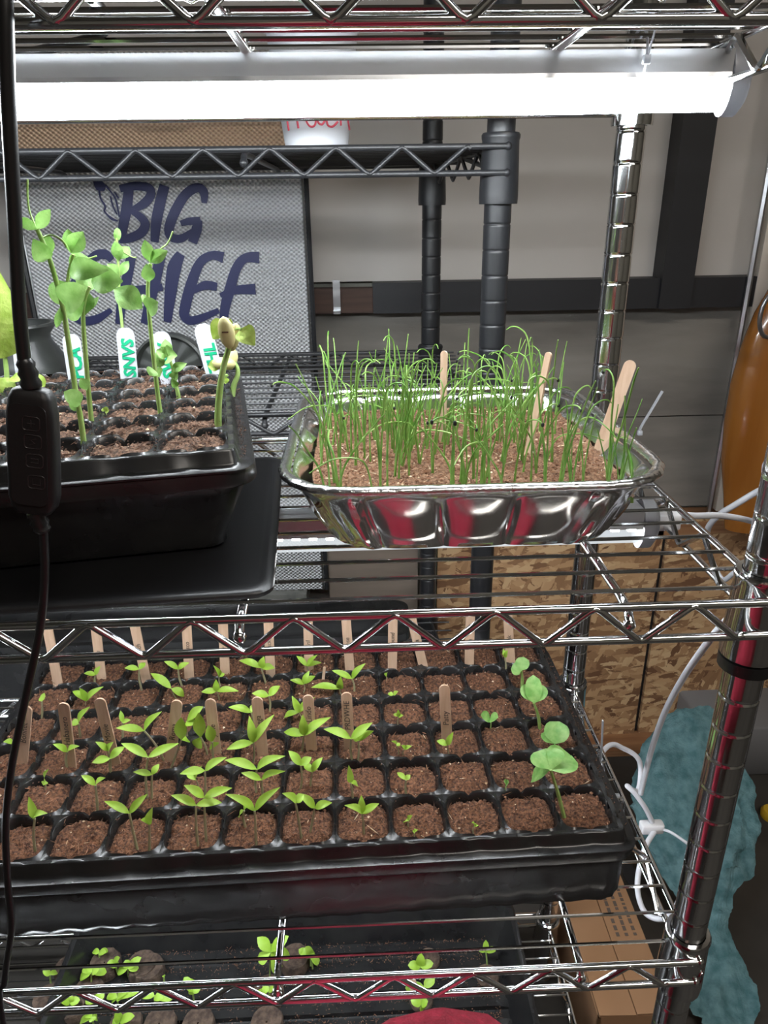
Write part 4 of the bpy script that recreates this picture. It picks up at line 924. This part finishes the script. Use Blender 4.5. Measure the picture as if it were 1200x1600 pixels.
# ------------------------------------------------------------------ cup, dark pot, round lid
cb0, cb1 = aty(447, 228, .52), aty(543, 228, .52); cz = .2745; rb = (cb1.x - cb0.x) / 2; cxx = (cb0.x + cb1.x) / 2
cu = thing('plastic_cup', 'white plastic cup with red marker writing on the black upper shelf', 'cup', (cxx, .52, cz))
rt = rb * 1.42; H = .115
MB().lathe([(.001, .001), (rb * .96, 0), (rb, .002), (rt, H), (rt + .0025, H + .001), (rt + .002, H + .004), (rt - .001, H + .004), (rb - .002, .004), (.001, .0035)], (cxx, .52, cz), 32).build('cup_body', M['cup'], cu)
wm = MB()
def cupp(x, y):
    p = aty(380 + x / 5.4545, 140 + y / 5.4545, .52 - rb)
    z = p.z; rr_ = rb + (rt - rb) * (z - cz) / H + .0006; dx = max(-rr_ * .98, min(rr_ * .98, (p.x - cxx) * 1.0)); return Vector((cxx + dx, .52 - math.sqrt(rr_ * rr_ - dx * dx), z))
for pts in ([(362,150),(368,250),(382,342)], [(362,150),(420,120),(448,200),(470,330)], [(528,180),(540,270),(575,318),(615,300),(628,200)], [(628,200),(640,280),(672,300),(697,265)], [(770,200),(715,230),(720,300),(760,315),(805,270)], [(830,120),(830,220),(832,300)], [(830,230),(870,190),(890,240),(905,320)]):
    wm.tube(spline([cupp(*q) for q in pts], 5), .0011, 6)
wm.build('lettering', M['red_ink'], cu)
vx = aty(34, 520, .50).x; vz = .0105
va = thing('dark_pot', 'dark grey pot with a flared rim behind the cable at the left', 'pot', (vx, .50, vz))
rv = aty(86, 515, .50).x - vx; ztop = aty(40, 512, .50 - rv).z
MB().lathe([(.001, .0), (rv * .9, 0), (rv * 1.25, (ztop - vz) * .25), (rv * 1.15, (ztop - vz) * .5), (rv * .78, (ztop - vz) * .78), (rv * .80, (ztop - vz) * .86), (rv, (ztop - vz) * .97), (rv * .98, ztop - vz), (rv * .86, ztop - vz), (rv * .6, (ztop - vz) * .84), (rv * .55, (ztop - vz) * .5), (.001, (ztop - vz) * .45)], (vx, .50, vz), 28).build('pot_body', M['ceramic'], va)
dp0, dp1 = aty(214, 600, .44), aty(322, 600, .44); dr = (dp1.x - dp0.x) / 2; dcx = (dp0.x + dp1.x) / 2; dtop = aty(267, 546, .44).z
ld = thing('round_lid', 'round black ribbed lid standing on edge behind the plant tags', 'lid', (dcx, .445, .0105))
rc = dr * 1.06; czd = .0105 + rc
rings = []
for f, yy in ((.02, -.010), (.4, -.009), (.85, -.006), (.94, -.012), (1.0, -.010), (1.0, .004)):
    rings.append([Vector((dcx + rc * f * math.cos(2 * PI * k / 48), .452 + yy + (.0015 if (k % 4 < 2 and .3 < f < .9) else 0), czd + rc * f * math.sin(2 * PI * k / 48))) for k in range(48)])
MB().loft(rings).build('lid_body', M['ceramic'], ld)

# ------------------------------------------------------------------ lower tray with peat pellets
LTZ = ZL + .0035; rimz = LTZ + .052
q0, q1 = atz(800, 1450, rimz), atz(850, 1600, rimz); ql = atz(62, 1590, rimz)
lcx, lw = (q0.x + ql.x) / 2 + .005, (q0.x - ql.x) / 2 + .004
lt = thing('seed_tray', 'open black ridged tray with peat pellets on the lowest shelf', 'tray', (lcx, .188, LTZ))
rings = []
for ins, z in ((.024, .0), (.008, .044), (.0005, .0445), (.0, .050), (.003, .052), (.008, .0515), (.011, .044), (.026, .004)):
    rings.append([Vector((lcx + x, .188 + y, LTZ + z)) for x, y, _, _ in rrect(lw - ins, .138 - ins, .02, 8, 5)])
MB().loft(rings).build('tray_body', M['black_plastic'], lt)
for k in range(9):
    y = .083 + k * .0255; gap = random.Random(k).uniform(-.15, .15)
    for xa, xb in ((lcx - lw + .04, lcx + gap - .012), (lcx + gap + .012, lcx + lw - .04)):
        MB().box(((xa + xb) / 2, y, LTZ + .0065), (xb - xa, .010, .007), taper=1.3).build('ridge', M['black_plastic'], lt, False)
mb = MB(); rnd = random.Random(9)
for _ in range(7000): bits(mb, Vector((lcx + rnd.uniform(-lw + .04, lw - .035), rnd.uniform(.078, .30), LTZ + .0098 if rnd.random() < .3 else LTZ + .005)), rnd.uniform(.0004, .001), rnd, 1)
tag(mb.build('spilled_soil', [M['soil_dark'], M['crumb'], M['perlite']]), 'crumbs of soil scattered over the floor of the lowest tray', 'soil', kind='stuff')
def b5(x, y): return (x / 2.4, 1350 + y / 2.4)
def b6(x, y): return (400 + x / 2.4, 1350 + y / 2.4)
PEL = [(b5(258, 385), 'left end, back'), (b5(392, 362), 'second in the back'), (b5(530, 370), 'third in the back'), (b5(505, 440), 'middle of the left group'), (b5(180, 500), 'left edge'), (b5(330, 470), 'under the leafy cluster'),
       (b5(200, 590), 'front left corner'), (b5(470, 590), 'second in the front'), (b5(598, 590), 'third in the front'), (b5(742, 590), 'fourth in the front'), (b5(1000, 585), 'front, under the post-like brace'), (b5(1005, 465), 'behind the zigzag wire'),
       (b5(1105, 345), 'back, beside the brace'), (b6(870, 390), 'right end'), (b6(620, 480), 'right of the middle'), (b6(620, 385), 'behind the truss on the right')]
pz = LTZ + .026; PELP = []
for (px_, py_), wh in PEL:
    p = atz(px_, py_, pz); small = 'right' in wh
    if any((p - o).length < .036 for o in PELP): p = p + Vector((.012, .02, 0))
    PELP.append(p); r = .0195 if not small else .015
    t = thing('peat_pellet', f'dark round peat pellet in the lowest tray, {wh}', 'peat pellet', (p.x, p.y, LTZ + .004), 0, 'peat pellets in the lowest tray')
    h = pz - LTZ - .004 if not small else .010
    mb = MB(); prof = [(.001, 0), (r * .95, 0), (r, h * .3), (r, h * .85), (r * .93, h), (r * .8, h * .98), (r * .5, h * .9), (.001, h * .88)]
    mb.lathe(prof, (0, 0, 0), 20); mb.v = [q + Vector((1, .6, .8)) * (.0013 * noise.noise(q * 180 + Vector((px_, 0, 0)))) for q in mb.v]
    mb.build('pellet', M['pellet'], t, local=True)
LSEED = [(b5, (188,440), (188,415), [(160,400),(214,405)], .012), (b5, (372,350), (372,335), [(350,325),(398,330),(380,350),(405,322)], .012), (b5, (340,440), (345,405), [(312,390),(342,385),(300,430),(372,395),(400,405),(330,420)], .016), (b5, (440,400), (430,378), [(402,370),(450,350),(440,385)], .014),
         (b5, (480,410), (480,390), [(455,408),(470,360),(530,350),(500,385),(440,410),(520,390)], .015), (b5, (262,540), (262,520), [(225,510),(300,510),(265,490),(250,525)], .015), (b5, (372,545), (370,510), [(340,520),(385,480),(350,500),(320,515)], .015), (b5, (440,515), (440,500), [(402,495),(420,510),(478,475),(460,500),(520,480)], .015),
         (b5, (580,520), (580,495), [(525,490),(610,505),(650,505)], .016), (b5, (725,500), (722,470), [(700,470),(750,472),(690,425),(718,430),(722,490)], .015), (b5, (1010,470), (1015,330), [(965,275),(1010,300),(1082,270),(1088,350),(970,370),(1045,410)], .022), (b5, (1010,500), (1008,475), [(985,460),(1035,465),(960,490)], .012),
         (b5, (350,600), (345,575), [(325,565),(350,590),(300,595),(365,580)], .013), (b5, (450,605), (450,590), [(430,560),(420,600),(505,570),(460,580)], .016), (b5, (1165,370), (1165,350), [(1150,310),(1190,375),(1120,320),(1180,345)], .016), (b5, (615,440), (615,425), [(612,418),(620,418)], .005),
         (b6, (615,420), (615,385), [(570,380),(620,335),(665,372),(590,395)], .017), (b6, (640,480), (630,460), [(560,465),(670,430),(620,480)], .017), (b6, (625,560), (620,525), [(580,510),(630,545),(645,515)], .017), (b6, (868,380), (862,330), [(840,322),(862,285),(900,318),(855,310)], .012), (b6, (212,380), (205,340), [(185,310),(235,375),(160,325),(215,350)], .015)]
NAMES = ['tiny, at the tray wall', 'small leafy, at the back', 'bushy cluster, behind the first zigzag', 'four-leaved, beside the bushy cluster', 'six-leaved, at the left group edge', 'low, behind the rail at far left', 'low spreading, below the first zigzag', 'wide, between two zigzags', 'flat, left of the empty ridges', 'upright, with small leaves above the rail', 'largest, split by the upright brace', 'low, under the largest', 'front left, cut by the frame', 'front, with pointed leaves', 'drooping, right of the brace', 'thread-like, in the empty gap', 'bright, above the right zigzag', 'behind the right zigzag', 'front right, above the red sleeve', 'lone, at the right end', 'bent, beside the largest']
for (fn, b, c, tips, wd), wh in zip(LSEED, NAMES):
    B = atz(*fn(*b), LTZ + .024 if wh.find('end') < 0 else LTZ + .012)
    near = min(PELP, key=lambda q: (q - B).length)
    t = plant('seedling', f'light green seedling in the lowest tray, {wh}', 'seedling', B, 'seedlings in the lowest tray')
    Cn = aty(*fn(*c), B.y); rs = random.Random(wh)
    MB().tube(spline([B - Vector((0, 0, .006)), (B + Cn) / 2, Cn], 3), .0011, 6).build('stem', M['stem_green'], t)
    for q in tips:
        T = aty(*fn(*q), B.y + rs.uniform(-.006, .010)); mb = MB(); leaf(mb, Cn, T, wd * .66, facing(T, .8), .2, .1, 'round' if wd < .02 else 'oval'); mb.build('leaf', M['leaf'], t)
B = atz(655, 1572, LTZ + .01); stick(B, aty(640, 1520, B.y + .01), 'wooden stick marker standing in the lowest tray behind the truss', None)

# ------------------------------------------------------------------ white power cords on the right
def cord(label, pts, r=.0026, ends=True, name='power_cord'):
    t = thing(name, label, 'cord', pts[0]); MB().tube(spline(pts, 8), r, 10, flat=1.0).build('cable', M['cord'], t)
    return t
p = aty(1036, 800, .17)
ct = cord('white power cord plugged into the lower grow light, running right', [(-.006, .15, -.021), aty(1040, 803, .17), aty(1085, 806, .20), aty(1130, 806, .23), aty(1185, 818, .25), aty(1240, 850, .2), Vector((.42, .10, -.45)), Vector((.72, .05, FLOOR + .02)), Vector((.95, .06, FLOOR + .0032))], .0030)
MB().rbox((.004, .152, -.020), (.022, .014, .014), .003).build('plug', M['white_plastic'], ct)
cord('white cord arching behind the front post toward the amber vessel', [aty(1105, 850, .42), aty(1106, 826, .40), aty(1122, 806, .38), aty(1150, 788, .36), aty(1190, 765, .34), aty(1240, 745, .30), Vector((.40, .16, -.30)), Vector((.70, .10, FLOOR + .05)), Vector((.98, .12, FLOOR + .004))], .0036)
cord('white cord bulging out beside the front post below the cord pair', [aty(1110, 870, .38), aty(1128, 905, .35), aty(1148, 895, .33), aty(1165, 893, .32), aty(1195, 905, .30), aty(1260, 960, .25), Vector((.55, .15, FLOOR + .10)), Vector((.90, .17, FLOOR + .0032))], .0030)
cord('long white cord sweeping down from the front collar to the plug', [aty(1160, 945, .06), aty(1135, 970, .08), aty(1105, 1005, .12), aty(1070, 1055, .16), aty(1040, 1110, .19), aty(1020, 1165, .21), aty(1008, 1210, .22), aty(1001, 1240, .225)], .0030)
ct = cord('white cord looping from the lower shelf edge down to a plug', [(-.02, .2, ZB - .02), aty(950, 1166, .24), aty(975, 1170, .25), aty(996, 1184, .25), aty(1001, 1205, .25), aty(996, 1236, .24), aty(980, 1228, .23), aty(992, 1240, .225), aty(1008, 1262, .22), aty(1019, 1284, .22)], .0028)
p = aty(1018, 1292, .22); MB().rbox(p, (.026, .012, .012), .003).build('plug', M['white_plastic'], ct)
MB().tube(spline([aty(1030, 1295, .22), aty(1045, 1299, .21), aty(1060, 1308, .20), aty(1080, 1322, .19)], 5), .0016, 8).build('thin_lead', M['cord'], ct)
cord('white cord hanging in a U-shaped loop beside the rack', [aty(1022, 1300, .215), aty(1010, 1320, .2), aty(1001, 1348, .19), aty(996, 1378, .18), aty(999, 1406, .17), aty(1010, 1428, .16), aty(1030, 1436, .15), aty(1050, 1428, .14), aty(1062, 1405, .14)], .0030)
# ------------------------------------------------------------------ amber vessel, box, towel, floor things
jz = LEDGE + .001; jy = .80; jx = aty(1222, 600, jy).x + .008
am = thing('amber_vessel', 'large glossy amber-brown rounded vessel on the ledge at the right edge', 'vessel', (jx, jy, jz))
def jr(px_, py_): return jx - aty(px_, py_, jy).x, aty(px_, py_, jy).z - jz
prof = [(.001, 0), (jr(1136, 795)[0] * .95, 0)] + [jr(*q) for q in ((1131,770), (1128,720), (1133,660), (1143,600), (1160,540), (1180,490), (1200,455))]
r_l, z_l = prof[-1]; prof += [(r_l * .72, z_l + .03), (r_l * .5, z_l + .06), (r_l * .45, z_l + .10), (.001, z_l + .10)]
vb = MB().lathe(prof, (jx, jy, jz), 40); vb.v = [Vector((p.x, jy + (p.y - jy) * .48, p.z)) for p in vb.v]; vb.build('vessel_body', M['amber'], am)
c_ = aty(1206, 492, jy - .065); ring = [c_ + Vector((math.cos(a) * .018, 0, math.sin(a) * .034)) for a in [2 * PI * k / 20 for k in range(21)]]
MB().tube(ring, .0035, 8).build('steel_loop', M['steel'], am)

bx0, bx1, by0, by1, bzt = .034, .130, .196, .47, -.72
cbx = thing('cardboard_box', 'brown cardboard box with black printing on the floor beside the rack', 'box', ((bx0 + bx1) / 2, (by0 + by1) / 2, FLOOR))
t_ = .004
MB().box((bx0 + t_ / 2, (by0 + by1) / 2, (FLOOR + bzt) / 2), (t_, by1 - by0, bzt - FLOOR)).box((bx1 - t_ / 2, (by0 + by1) / 2, (FLOOR + bzt) / 2), (t_, by1 - by0, bzt - FLOOR)).box(((bx0 + bx1) / 2, by0 + t_ / 2, (FLOOR + bzt) / 2), (bx1 - bx0, t_, bzt - FLOOR)).box(((bx0 + bx1) / 2, by1 - t_ / 2, (FLOOR + bzt) / 2), (bx1 - bx0, t_, bzt - FLOOR)).build('walls', M['cardboard'], cbx, False)
sxm = .083
MB().box(((bx0 + sxm) / 2, (by0 + by1) / 2, bzt + .002), (sxm - bx0 - .002, by1 - by0, .004), Matrix.Rotation(.05, 3, 'Y')).build('flap', M['cardboard'], cbx, False)
fl_ = MB().box(((bx1 + sxm) / 2, (by0 + by1) / 2, bzt + .003), (bx1 - sxm, by1 - by0, .004), Matrix.Rotation(-.03, 3, 'Y')).build('flap', M['cardboard'], cbx, False)
pr = MB(); rnd = random.Random(5)
for row in range(3):
    x = .094 + row * .012; y = .30
    while y < .375:
        ln = rnd.uniform(.003, .008); pr.box((x, y + ln / 2, bzt + .0062 + (x - .134) * .03), (.0045, ln, .0004)); y += ln + rnd.uniform(.0015, .004)
pr.build('printing', M['ink'], fl_, False)
hc = atz(986, 1368, bzt + .006)
MB().loft([[hc + Vector((.011 * math.cos(a), .024 * math.sin(a), zz)) for a in [2 * PI * k / 20 for k in range(20)]] for zz in (-.001, .0008)]).build('hand_hole', M['seed'], fl_, False)

# towel: draped terry cloth, a loft of folded cross sections from the heap on the floor up to its peak
TW = [(1132,1590,84,.25), (1136,1562,98,.27), (1130,1520,84,.30), (1118,1480,62,.33), (1105,1440,58,.36), (1100,1400,84,.39), (1090,1340,150,.44), (1085,1280,186,.48), (1082,1220,176,.53), (1080,1170,146,.57), (1083,1130,100,.60), (1085,1114,50,.61)]
tw = thing('towel', 'teal terry towel heaped on the floor behind the right front post', 'towel', atz(1130, 1595, FLOOR))
rings = []; NT = 200
path = []
for i, (x, y, wpx, Y) in enumerate(TW): path.append((aty(x, y, Y), (aty(x + wpx / 2, y, Y) - aty(x - wpx / 2, y, Y)).length / 2))
fine = []
for i in range(len(path) - 1):
    for k in range(14):
        t = k / 14; t2 = t * t * (3 - 2 * t); fine.append((path[i][0].lerp(path[i + 1][0], t), path[i][1] * (1 - t2) + path[i + 1][1] * t2))
fine.append(path[-1])
for i, (c, r) in enumerate(fine):
    ring = []; u = i / len(fine)
    for k in range(NT):
        a = 2 * PI * k / NT
        fo = 1 + .10 * math.sin(4 * a + c.z * 11) * (1 - u * .6) + .07 * math.sin(9 * a - c.z * 17) + .10 * noise.noise(Vector((math.cos(a) * 1.6, math.sin(a) * 1.6, c.z * 14)))
        gx, gy = math.sin(a * 26 + u * 9), math.sin(u * 150 + 2 * a)                  # quilted waffle weave
        wf = .0017 * (max(-1, -abs(gx) ** -.0 if 0 else (abs(gx) ** .5 + abs(gy) ** .5) - 1.3))
        q = Vector((math.cos(a) * (r * fo + wf), math.sin(a) * (r * .5 * fo + wf), 0.10 * r * math.sin(a)))
        p = c + q; rg_ = 1 - abs(noise.noise(p * 22)); p += q * (.16 * (rg_ ** 3 - .6)); p.z = max(p.z + .010 * noise.noise(p * 40), FLOOR + .002); ring.append(p)
    rings.append(ring)
MB().loft(rings).build('cloth', M['towel'], tw)
g0 = atz(1165, 1262, FLOOR)
o = MB().rbox((g0.x + .06, g0.y + .16, FLOOR + .06), (.24, .16, .12), .012).build('storage_box', M['bin'], None); tag(o, 'low grey box on the floor behind the teal towel', 'box')
g1 = atz(1196, 1276, FLOOR); yt = MB().lathe([(.001, 0), (.018, 0), (.019, .010), (.015, .016), (.001, .017)], (g1.x + .01, g1.y, FLOOR), 18).build('yellow_cap', M['yellow'], None); tag(yt, 'small yellow plastic cap on the floor at the right edge', 'cap')

# ------------------------------------------------------------------ the photographer, sitting on a low stool in red fleece
def skin(name, nodes, edges, m, parent, levels=2):
    """one continuous surface grown over a skeleton: nodes = {key: (x, y, z, radius)}"""
    keys = list(nodes); ix = {k: i for i, k in enumerate(keys)}
    me = bpy.data.meshes.new(name); me.from_pydata([tuple(nodes[k][:3]) for k in keys], [(ix[a], ix[b]) for a, b in edges], [])
    o = bpy.data.objects.new(name, me); C.objects.link(o)
    md = o.modifiers.new('skin', 'SKIN'); md.use_smooth_shade = True
    lay = me.skin_vertices[0].data
    for k in keys:
        r = nodes[k][3]; lay[ix[k]].radius = (r, r) if not isinstance(r, tuple) else r; lay[ix[k]].use_root = (k == 'pelvis' or ('pelvis' not in ix and ix[k] == 0))
    sb = o.modifiers.new('smooth', 'SUBSURF'); sb.levels = levels; sb.render_levels = levels
    bpy.context.view_layer.update()
    nm = bpy.data.meshes.new_from_object(o.evaluated_get(bpy.context.evaluated_depsgraph_get()))
    bpy.data.objects.remove(o); bpy.data.meshes.remove(me)
    nm.materials.clear(); nm.materials.append(m); nm.polygons.foreach_set('use_smooth', [True] * len(nm.polygons))
    nm.transform(WM[parent.name].inverted()); nm.name = name
    return link(name, nm, parent)
SX = -.25
ps = thing('person', 'person in red fleece sitting on a low stool, holding up a phone, knee in view', 'person', (SX, -.55, FLOOR))
kR = aty(722, 1572, -.115); kL = aty(535, 1600, -.12)
kR = Vector((kR.x - .022, -.135, kR.z - .012)); kL = Vector((kL.x - .01, -.15, kL.z - .030))
phc = CAM - _f * .022 + RX * .016 - UY * .048
hipz = FLOOR + .42
N = {'pelvis': (SX, -.57, hipz + .04, .115), 'waist': (SX, -.60, hipz + .16, .115), 'chest': (SX, -.62, hipz + .32, .125), 'uchest': (SX, -.625, hipz + .43, .105),
     'neck': (SX, -.62, hipz + .515, .048), 'skull0': (SX, -.612, hipz + .57, .055), 'skull1': (SX, -.605, hipz + .63, .078), 'skull2': (SX, -.61, hipz + .69, .080), 'skull3': (SX, -.61, hipz + .74, .050),
     'jaw': (SX, -.55, hipz + .585, .030), 'nose': (SX, -.523, hipz + .645, .011)}
E = [('pelvis', 'waist'), ('waist', 'chest'), ('chest', 'uchest'), ('uchest', 'neck'), ('neck', 'skull0'), ('skull0', 'skull1'), ('skull1', 'skull2'), ('skull2', 'skull3'), ('skull0', 'jaw'), ('skull1', 'nose')]
for sd, sg, kn in (('r', 1, kR), ('l', -1, kL)):
    N['hip' + sd] = (SX + .085 * sg, -.52, hipz + .02, .085); N['thigh' + sd] = ((SX + .085 * sg + kn.x) / 2, (-.52 + kn.y) / 2, (hipz + .02 + kn.z) / 2 + .01, .070)
    N['knee' + sd] = (*kn, .058); N['shin' + sd] = (kn.x, kn.y - .02, (kn.z + FLOOR) / 2 + .05, .050); N['ankle' + sd] = (kn.x, kn.y - .04, FLOOR + .085, .035)
    N['heel' + sd] = (kn.x, kn.y - .05, FLOOR + .035, .032); N['toe' + sd] = (kn.x + .01 * sg, kn.y + .07, FLOOR + .030, .026)
    E += [('pelvis', 'hip' + sd), ('hip' + sd, 'thigh' + sd), ('thigh' + sd, 'knee' + sd), ('knee' + sd, 'shin' + sd), ('shin' + sd, 'ankle' + sd), ('ankle' + sd, 'heel' + sd), ('heel' + sd, 'toe' + sd)]
    wr = phc + RX * (.066 * sg) - UY * .085 - _f * .035
    sh = Vector((SX + .165 * sg, -.625, hipz + .435)); el = Vector((SX + .235 * sg, -.52, hipz + .22))
    N['should' + sd] = (*sh, .062); N['elbow' + sd] = (*el, .043); N['fore' + sd] = (*(el.lerp(wr, .45)), .038); N['wrist' + sd] = (*wr, .026)
    pal = phc + RX * (.056 * sg) - UY * .045 - _f * .020
    N['palm' + sd] = (*pal, .022); E += [('uchest', 'should' + sd), ('should' + sd, 'elbow' + sd), ('elbow' + sd, 'fore' + sd), ('fore' + sd, 'wrist' + sd), ('wrist' + sd, 'palm' + sd)]
    for q, (dz, ln) in enumerate(((.000, .92), (-.018, 1.0), (-.036, .95), (-.052, .8))):       # four fingers wrap the far side of the phone
        b_ = pal + UY * (dz + .024) + RX * (.002 * sg); p1 = b_ - RX * (.004 * sg) + _f * .018; p2 = p1 - RX * (.022 * sg * ln) + _f * .004; p3 = p2 - RX * (.018 * sg * ln) - _f * .001
        for j, (p_, r_) in enumerate(((b_, .0095), (p1, .0088), (p2, .0078), (p3, .0068))): N[f'f{sd}{q}{j}'] = (*p_, r_)
        E += [('palm' + sd, f'f{sd}{q}0')] + [(f'f{sd}{q}{j}', f'f{sd}{q}{j + 1}') for j in range(3)]
    t0 = pal - UY * .020 - _f * .012 - RX * (.006 * sg); t1 = t0 + UY * .030 - RX * (.014 * sg) - _f * .010; t2 = t1 + UY * .028 - RX * (.014 * sg) + _f * .003
    for j, (p_, r_) in enumerate(((t0, .012), (t1, .0105), (t2, .0085))): N[f't{sd}{j}'] = (*p_, r_)
    E += [('palm' + sd, f't{sd}0'), (f't{sd}0', f't{sd}1'), (f't{sd}1', f't{sd}2')]
skin('body', N, E, M['skin'], ps)
cl_keys = ['pelvis', 'waist', 'chest', 'uchest'] + [k + sd for sd in 'rl' for k in ('hip', 'thigh', 'knee', 'shin', 'ankle', 'should', 'elbow', 'fore')]
CN = {k: (*N[k][:3], N[k][3] + (.016 if k[:5] != 'ankle' else .018)) for k in cl_keys}
for sd in 'rl': CN['cuff' + sd] = (*Vector(N['fore' + sd][:3]).lerp(Vector(N['wrist' + sd][:3]), .75), .040)
CE = [e for e in E if e[0] in CN and e[1] in CN] + [('fore' + sd, 'cuff' + sd) for sd in 'rl']
skin('fleece_clothing', CN, CE, M['red_fleece'], ps)
hz_ = hipz
MB().sphere((SX, -.622, hz_ + .695), .092, 20, sc=(.92, 1.02, .95)).build('hair', M['hair'], ps)
dk = mat('iris_brown', (.03, .018, .01), .25)
for sg in (1, -1):
    ey = MB().sphere((SX + .031 * sg, -.534, hz_ + .648), .0125, 14).build('eye', M['white_plastic'], ps)
    MB().sphere((SX + .031 * sg, -.5245, hz_ + .6455), .0058, 10, sc=(1, .7, 1)).build('iris', dk, ey)
    MB().sphere((SX + .031 * sg, -.531, hz_ + .6575), .0134, 12, sc=(1.05, 1, .62)).build('eyelid', M['skin'], ey)
    MB().tube([(SX + .014 * sg, -.528, hz_ + .672), (SX + .032 * sg, -.529, hz_ + .678), (SX + .050 * sg, -.545, hz_ + .671)], [.0035, .004, .002], 6, flat=.6).build('eyebrow', M['hair'], ps)
    MB().sphere((SX + .080 * sg, -.61, hz_ + .645), .026, 10, sc=(.35, .6, 1)).build('ear', M['skin'], ps)
MB().tube(spline([(SX, -.530, hz_ + .658), (SX, -.519, hz_ + .640), (SX, -.510, hz_ + .622), (SX, -.522, hz_ + .614)], 4), [.007] * 4 + [.009] * 4 + [.0125] * 5, 10).build('nose', M['skin'], ps)
MB().sphere((SX, -.531, hz_ + .592), .021, 10, sc=(1, .45, .28)).build('mouth', mat('lips', (.45, .17, .15), .5), ps)
for sd in 'rl':
    a_, b_ = Vector(N['heel' + sd][:3]), Vector(N['toe' + sd][:3])
    MB().tube([a_ + Vector((0, -.022, .004)), a_ + Vector((0, 0, .006)), a_.lerp(b_, .5) + Vector((0, 0, .002)), b_, b_ + Vector((0, .022, -.004))], [.026, .043, .039, .036, .018], 14).build('shoe', M['ceramic'], ps)
ph = thing('phone', 'black phone held upright in both hands by the person', 'phone', phc)
MP = Matrix((RX, -_f, UY)).transposed()
rg = []
for d_, ins in ((-.004, .0015), (-.003, 0), (.003, 0), (.004, .0015)):
    rg.append([phc + MP @ Vector((x, d_, z)) for x, z, _, _ in rrect(.037 - ins, .074 - ins, .008, 2, 5)])
MB().loft(rg).build('phone_body', M['ctrl'], ph)
st = thing('stool', 'low dark wooden stool under the person', 'stool', (SX, -.60, FLOOR))
MB().lathe([(.001, 0), (.15, 0), (.158, .008), (.158, .026), (.15, .034), (.001, .034)], (SX, -.60, FLOOR + .285), 32).build('seat', M['dark_wood'], st)
for a in (45, 135, 225, 315):
    c_, s_ = math.cos(math.radians(a)), math.sin(math.radians(a))
    MB().tube([(SX + .14 * c_, -.60 + .14 * s_, FLOOR), (SX + .10 * c_, -.60 + .10 * s_, FLOOR + .29)], [.014, .017], 10).build('leg', M['dark_wood'], st)
